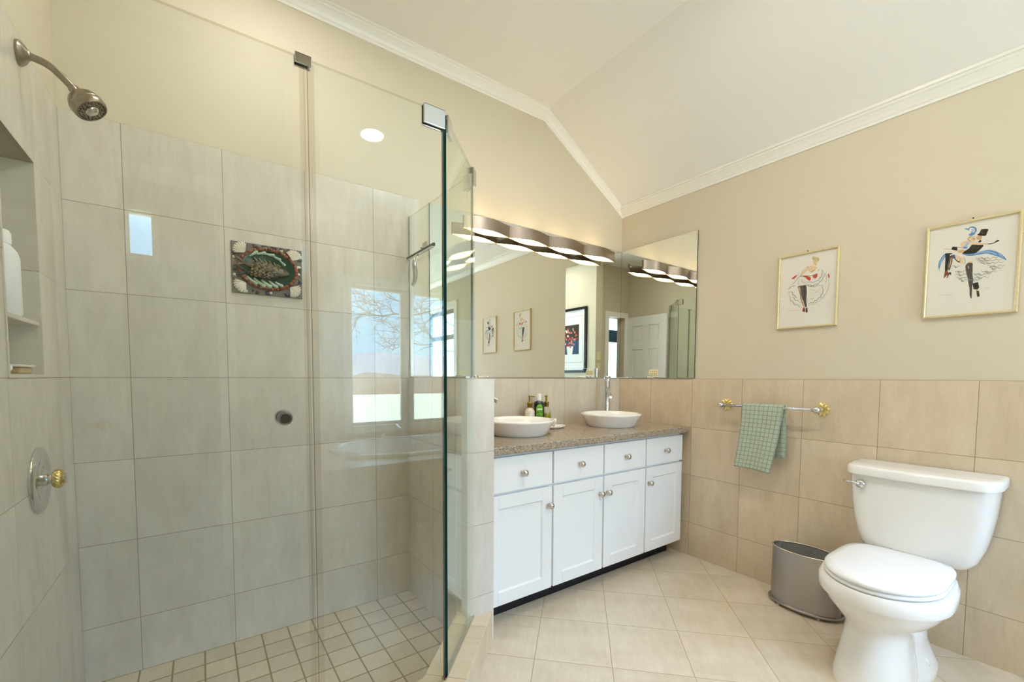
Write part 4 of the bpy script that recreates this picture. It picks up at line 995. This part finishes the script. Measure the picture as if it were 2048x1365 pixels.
def drawing(lab, y0, y1, zb, zt, data, nail):
    """y0 left edge (far), y1 right edge (near) of the sheet seen inside the frame"""
    xw = XR+PT; w = 0.0095
    t = thing('framed_drawing', lab, 'picture', (xw, (y0+y1)/2, zb-w))
    bm = BM(); prof = [(0, 0), (0, 0.013), (0.003, 0.016), (0.0065, 0.016), (0.0095, 0.011), (0.0095, 0)]
    rings = []
    for cy, cz, sy, sz in ((y0, zb, 1, -1), (y1, zb, -1, -1), (y1, zt, -1, 1), (y0, zt, 1, 1)):
        rings.append([(xw-0.001-h, cy+sy*o, cz+sz*o) for o, h in prof])
    loft(bm, rings+[rings[0]], False, False); obj('frame', bm, 'gold_frame', t)
    bm = BM(); box(bm, xw-0.006, y1-0.001, zb-0.001, xw-0.002, y0+0.001, zt+0.001); obj('sheet', bm, 'paper', t)
    names = sorted({l.split()[1] for l in data.strip().split('\n')}); bm = BM(); W, H = y0-y1, zt-zb
    def P(u, v, k): return (xw-0.0062-0.00001*k, y0-u*W, zb+v*H)
    def poly(pts, mi, k):
        vs = [bm.verts.new(P(u, v, k)) for u, v in pts]; f = bm.faces.new(vs); f.material_index = mi
        bmesh.ops.triangulate(bm, faces=[f])
    for k, l in enumerate(data.strip().split('\n')):
        q = l.split(); v = [int(x)/1000 for x in q[3:]]; pts = list(zip(v[::2], v[1::2])); mi = names.index(q[1])
        if q[0] == 'F':
            cl = [tuple(p.xy) for p in spline([(a, c, 0) for a, c in pts+pts[:1]], 3)[:-1]] if len(pts) > 6 else pts
            poly(cl, mi, k)
        else:
            wd = int(q[2])/1000*0.62; sp = [p.xy for p in spline([(a, c, 0) for a, c in pts], 3)]
            for i, (a, c) in enumerate(zip(sp, sp[1:])):
                d = Vector(((c-a).x*W, (c-a).y*H)); 
                if d.length < 1e-7: continue
                n = Vector((-d.y, d.x)).normalized()*wd*0.26; m = len(sp)-1
                k0 = 0.35+0.65*math.sin(PI*i/m)**0.5 if m > 1 else 1; k1 = 0.35+0.65*max(0, math.sin(PI*(i+1)/m))**0.5
                poly([(a.x+n.x*k0/W, a.y+n.y*k0/H), (c.x+n.x*k1/W, c.y+n.y*k1/H), (c.x-n.x*k1/W, c.y-n.y*k1/H), (a.x-n.x*k0/W, a.y-n.y*k0/H)], mi, k)
    obj('artwork', bm, ['ink_'+n for n in names], t)
    bm = BM(); box(bm, xw-0.0095, y1-0.0005, zb-0.0005, xw-0.0085, y0+0.0005, zt+0.0005); obj('glazing', bm, 'picture_glass', t)
    bm = BM(); tube(bm, [(xw, nail, zt+0.014), (xw-0.008, nail, zt+0.015)], 0.0022, 8); obj('nail', bm, 'dark_slot', t)
drawing('gold framed drawing of a single dancer with red ribbons', 1.0455, 0.7985, 1.3975, 1.7585, D1, 0.925)
drawing('gold framed drawing of a dancing couple with blue skirt and top hat', 0.4775, 0.2345, 1.3935, 1.7545, D2, 0.355)

# ------------------------------------------------------------------ towel bar and towel
t = thing('towel_bar', 'chrome towel bar with brass petal mounts on the right wall', 'towel bar', (XR, 1.07, 0.975))
BX, BZ = 2.447, 0.977
b = BM(); tube(b, [(BX, 1.305, BZ), (BX, 0.835, BZ)], 0.0078, 18); obj('rod', b, 'chrome', t, smooth=True)
for y in (1.307, 0.833):
    b = BM(); lathe(b, [(0.010, 0.004), (0.0095, 0.02), (0.012, 0.026), (0.0095, 0.032), (0.0085, 0.045), (0.0125, 0.052), (0.0165, 0.060), (0.018, 0.070), (0.0165, 0.081), (0.011, 0.089), (0.006, 0.092), (0, 0.0925)], (XR, y, BZ), (-1, 0, 0), 28); p = obj('post', b, 'chrome', t, smooth=True, auto=60)
    b = BM(); n = 80; rings = []
    for r, h, k in ((0.010, 0.0005, 0), (0.030, 0.001, 0.10), (0.0315, 0.005, 0.12), (0.024, 0.009, 0.08), (0.012, 0.012, 0)):
        rings.append([(XR-h, y+r*(1+k*math.cos(10*q))*math.cos(q), BZ+r*(1+k*math.cos(10*q))*math.sin(q)) for q in [2*PI*i/n for i in range(n)]])
    loft(b, rings); o = obj('rosette', b, 'brass', p, smooth=True, auto=50); o['label'] = 'brass petal rosette'
def towel():
    bm = BM(); uvl = bm.loops.layers.uv.new('UVMap'); nu, nv = 26, 70
    path = [Vector((2.424, 0.642)), Vector((2.428, 0.75)), Vector((2.433, 0.88)), Vector((2.4345, 0.965)), Vector((2.4375, 0.986)), Vector((2.447, 0.9915)), Vector((2.4565, 0.986)), Vector((2.4595, 0.965)), Vector((2.464, 0.88)), Vector((2.468, 0.80)), Vector((2.470, 0.712))]
    P = [Vector((p.x, p.y, 0)) for p in path]; S = spline(P, 10); d = [0]
    for a, c in zip(S, S[1:]): d.append(d[-1]+(c-a).length)
    L = d[-1]; bar = d[50]
    def at(s):
        for i in range(len(d)-1):
            if d[i+1] >= s: return S[i].lerp(S[i+1], (s-d[i])/(d[i+1]-d[i]+1e-9))
        return S[-1]
    G = []
    for j in range(nv+1):
        s = L*j/nv; p = at(s); front = s < bar; f = max(0, (bar-s)/bar); row = []
        y0 = 1.180+0.026*f*f if front else 1.180-0.004*(s-bar)/(L-bar); y1 = (0.975+0.048*f**1.3) if front else (0.975-0.006*(s-bar)/(L-bar))
        for i in range(nu+1):
            u = i/nu; y = y0+(y1-y0)*u
            wv = 0.006*f*math.sin(u*5.2+0.6)+0.003*f*math.sin(u*11+2) if front else 0.004*math.sin(u*7)*min(1, (s-bar)/0.1)
            z = p.y-(0.012*f*u if front else 0) + (0.004*math.sin(u*3)*f)
            row.append(bm.verts.new((p.x-abs(wv)*(1 if front else -1)*0.8, y, z)))
        G.append(row)
    for j in range(nv):
        for i in range(nu):
            f = bm.faces.new((G[j][i], G[j][i+1], G[j+1][i+1], G[j+1][i]))
            for l, (a, c) in zip(f.loops, ((i, j), (i+1, j), (i+1, j+1), (i, j+1))): l[uvl].uv = (a/nu*0.205/0.0225, c/nv*L/0.0225)
    o = obj('hand_towel', bm, 'towel', smooth=True)
    m = o.modifiers.new('thickness', 'SOLIDIFY'); m.thickness = 0.006; m.offset = 0
    return tag(o, 'sage green checked hand towel hanging over the chrome towel bar', 'towel')
towel()

# ------------------------------------------------------------------ waste basket
def basket():
    cx, cy, rx, ry, rot = 2.398, 0.835, 0.086, 0.148, 0.0
    t = thing('waste_basket', 'oval brushed steel waste basket on the floor beside the toilet', 'waste basket', (cx, cy, 0))
    def el(kx, ky, z, n=64): return [(cx+kx*math.cos(q)*math.cos(rot)-ky*math.sin(q)*math.sin(rot), cy+kx*math.cos(q)*math.sin(rot)+ky*math.sin(q)*math.cos(rot), z) for q in [2*PI*i/n for i in range(n)]]
    bm = BM(); loft(bm, [el(rx, ry, 0.022), el(rx, ry, 0.285), el(rx-0.002, ry-0.002, 0.285), el(rx-0.002, ry-0.002, 0.284)], True, False); obj('body', bm, 'steel_brushed', t, smooth=True, auto=40)
    bm = BM(); n = 220; R = []
    for z in (0.284, 0.032):
        R.append([(cx+(rx-0.005+0.0016*math.cos(26*q))*math.cos(q), cy+(ry-0.005+0.0016*math.cos(26*q))*math.sin(q), z) for q in [2*PI*i/n for i in range(n)]])
    loft(bm, R, False, True); obj('liner', bm, 'steel_liner', t, smooth=True, auto=60)
    bm = BM(); tube(bm, el(rx-0.001, ry-0.001, 0.287)+el(rx-0.001, ry-0.001, 0.287)[:1], 0.0042, 10, cap=False); obj('rim', bm, 'satin_nickel', t, smooth=True)
    bm = BM(); loft(bm, [el(rx+0.004, ry+0.004, 0.0135), el(rx+0.010, ry+0.010, 0.0145), el(rx+0.012, ry+0.012, 0.019), el(rx+0.010, ry+0.010, 0.0235), el(rx-0.004, ry-0.004, 0.025)], True, True); obj('base_ring', bm, 'steel_brushed', t, smooth=True, auto=60)
    for q in (0.6, PI-0.6, PI+0.6, -0.6):
        bm = BM(); sphere(bm, (cx+(rx+0.002)*math.cos(q), cy+(ry+0.002)*math.sin(q), 0.0075), 0.0072, n=16); obj('foot', bm, 'satin_nickel', t, smooth=True)
basket()

# ------------------------------------------------------------------ toilet
def toilet():
    CY = 0.468; t = thing('toilet', 'white two-piece toilet with closed lid against the right wall', 'toilet', (2.2, CY, 0))
    def egg(xf, xb, hw, z, n=64, cy=CY, wide=0.42, pw=2.0, pb=2.6):
        """egg outline: tip at xf (towards the room), back at xb, half width hw"""
        xm = xf+(xb-xf)*wide; pts = []
        for i in range(n):
            q = 2*PI*i/n; c, s = math.cos(q), math.sin(q)
            if c < 0: p = pw; x = xm-(xm-xf)*abs(c)**(2/p); y = hw*math.copysign(abs(s)**(2/p), s)
            else: p = pb; x = xm+(xb-xm)*abs(c)**(2/p); y = hw*math.copysign(abs(s)**(2/p), s)
            pts.append((x, cy+y, z))
        return pts
    PC = 0.484
    bm = BM(); rings = [egg(1.885, 2.30, 0.116, 0.0, cy=PC), egg(1.89, 2.30, 0.114, 0.025, cy=PC), egg(1.92, 2.28, 0.102, 0.10, cy=PC), egg(1.945, 2.28, 0.094, 0.17, cy=PC), egg(1.945, 2.30, 0.096, 0.205, cy=PC-0.003), egg(1.925, 2.32, 0.112, 0.235, cy=PC-0.006),
             egg(1.885, 2.34, 0.143, 0.270), egg(1.858, 2.36, 0.166, 0.305), egg(1.850, 2.37, 0.176, 0.325), egg(1.846, 2.37, 0.180, 0.333), egg(1.836, 2.38, 0.188, 0.336), egg(1.832, 2.385, 0.191, 0.345), egg(1.834, 2.385, 0.190, 0.378), egg(1.842, 2.385, 0.183, 0.390), egg(1.87, 2.36, 0.15, 0.392)]
    loft(bm, rings); bowl = obj('bowl', bm, 'porcelain', t, smooth=True, auto=38)
    # trapway and foot behind the pedestal, seat shelf under the tank
    bm = BM(); rings = [egg(2.05, 2.44, 0.125, 0.0, wide=0.5), egg(2.06, 2.44, 0.123, 0.02, wide=0.5), egg(2.09, 2.43, 0.105, 0.05, wide=0.5), egg(2.12, 2.43, 0.085, 0.10, wide=0.5), egg(2.14, 2.44, 0.078, 0.20, wide=0.5), egg(2.16, 2.45, 0.09, 0.30, wide=0.5), egg(2.17, 2.475, 0.13, 0.36, wide=0.5), egg(2.17, 2.48, 0.14, 0.392, wide=0.5)]
    loft(bm, rings); obj('trapway', bm, 'porcelain', bowl, smooth=True, auto=70)
    for s in (-1, 1):
        bm = BM(); sphere(bm, (2.235, CY+s*0.095, 0.045), 0.016, 1, 1, 1.3, 16); obj('bolt_cap', bm, 'porcelain', bowl, smooth=True)
    # seat and lid
    def seat(z0, z1, xf, xb, hw, crown=0.0):
        bm = BM(); R = [egg(xf+0.004, xb, hw-0.004, z0, pb=5, wide=0.45), egg(xf, xb, hw, z0+0.005, pb=5, wide=0.45), egg(xf, xb, hw, z1-0.007, pb=5, wide=0.45), egg(xf+0.005, xb-0.002, hw-0.005, z1-0.001, pb=5, wide=0.45), egg(xf+0.03, xb-0.02, hw-0.03, z1+crown*0.6, pb=5, wide=0.45), egg(xf+0.15, xb-0.1, hw-0.12, z1+crown, pb=4, wide=0.45)]
        loft(bm, R); return bm
    obj('seat', seat(0.3935, 0.409, 1.848, 2.30, 0.171), 'seat_plastic', t, smooth=True, auto=60)
    obj('lid', seat(0.4105, 0.428, 1.845, 2.315, 0.171, 0.004), 'seat_plastic', t, smooth=True, auto=60)
    for s in (-1, 1):
        bm = BM(); tube(bm, [(2.325, CY+s*0.075-0.025, 0.410), (2.325, CY+s*0.075+0.025, 0.410)], 0.012, 14); obj('hinge', bm, 'seat_plastic', t, smooth=True)
    # tank: bowed front, narrowing and rounded towards the bottom
    TY = 0.447
    def tank(hw, xf, xb, z, r=0.03, ch=0.045):
        pts = [(xb, TY-hw+0.01), (xb, TY+hw-0.01)]
        ys = [TY+hw*(1-2*i/30) for i in range(31)]
        out = [(xb, TY-hw, z)]
        fr = []
        for i in range(31):
            s = 1-2*i/30; y = TY+hw*s; e = max(0, (abs(s)-0.80)/0.20); x = xf+0.022*s*s+ch*(1-math.sqrt(max(0, 1-e*e)))
            fr.append((x, y, z))
        return [(xb, TY+hw, z)]+fr+[(xb, TY-hw, z)]
    bm = BM(); rings = [tank(0.11, 2.36, 2.49, 0.3945), tank(0.145, 2.335, 2.50, 0.397), tank(0.163, 2.322, 2.505, 0.408), tank(0.176, 2.313, 2.507, 0.43), tank(0.189, 2.307, 2.507, 0.47), tank(0.200, 2.302, 2.507, 0.53), tank(0.209, 2.299, 2.507, 0.60), tank(0.215, 2.297, 2.507, 0.68), tank(0.217, 2.297, 2.507, 0.722)]
    loft(bm, rings); tk = obj('tank', bm, 'porcelain', t, smooth=True, auto=60)
    def lid(hw, xf, z): return tank(hw, xf, 2.511, z, ch=0.075)
    bm = BM(); loft(bm, [lid(0.222, 2.288, 0.7195), lid(0.231, 2.279, 0.722), lid(0.232, 2.278, 0.750), lid(0.228, 2.283, 0.757), lid(0.218, 2.295, 0.7595)]); obj('tank_lid', bm, 'porcelain', t, smooth=True, auto=50)
    bm = BM(); lathe(bm, [(0.019, 0), (0.019, 0.004), (0.015, 0.012), (0.009, 0.016), (0, 0.017)], (2.305, 0.612, 0.681), (-1, 0, 0), 24); lv = obj('flush_lever', bm, 'chrome', t, smooth=True, auto=50)
    bm = BM(); tube(bm, [(2.291, 0.612, 0.681), (2.287, 0.632, 0.684), (2.290, 0.668, 0.687)], [0.006, 0.0065, 0.004], 12); obj('lever_arm', bm, 'chrome', lv, smooth=True)
toilet()
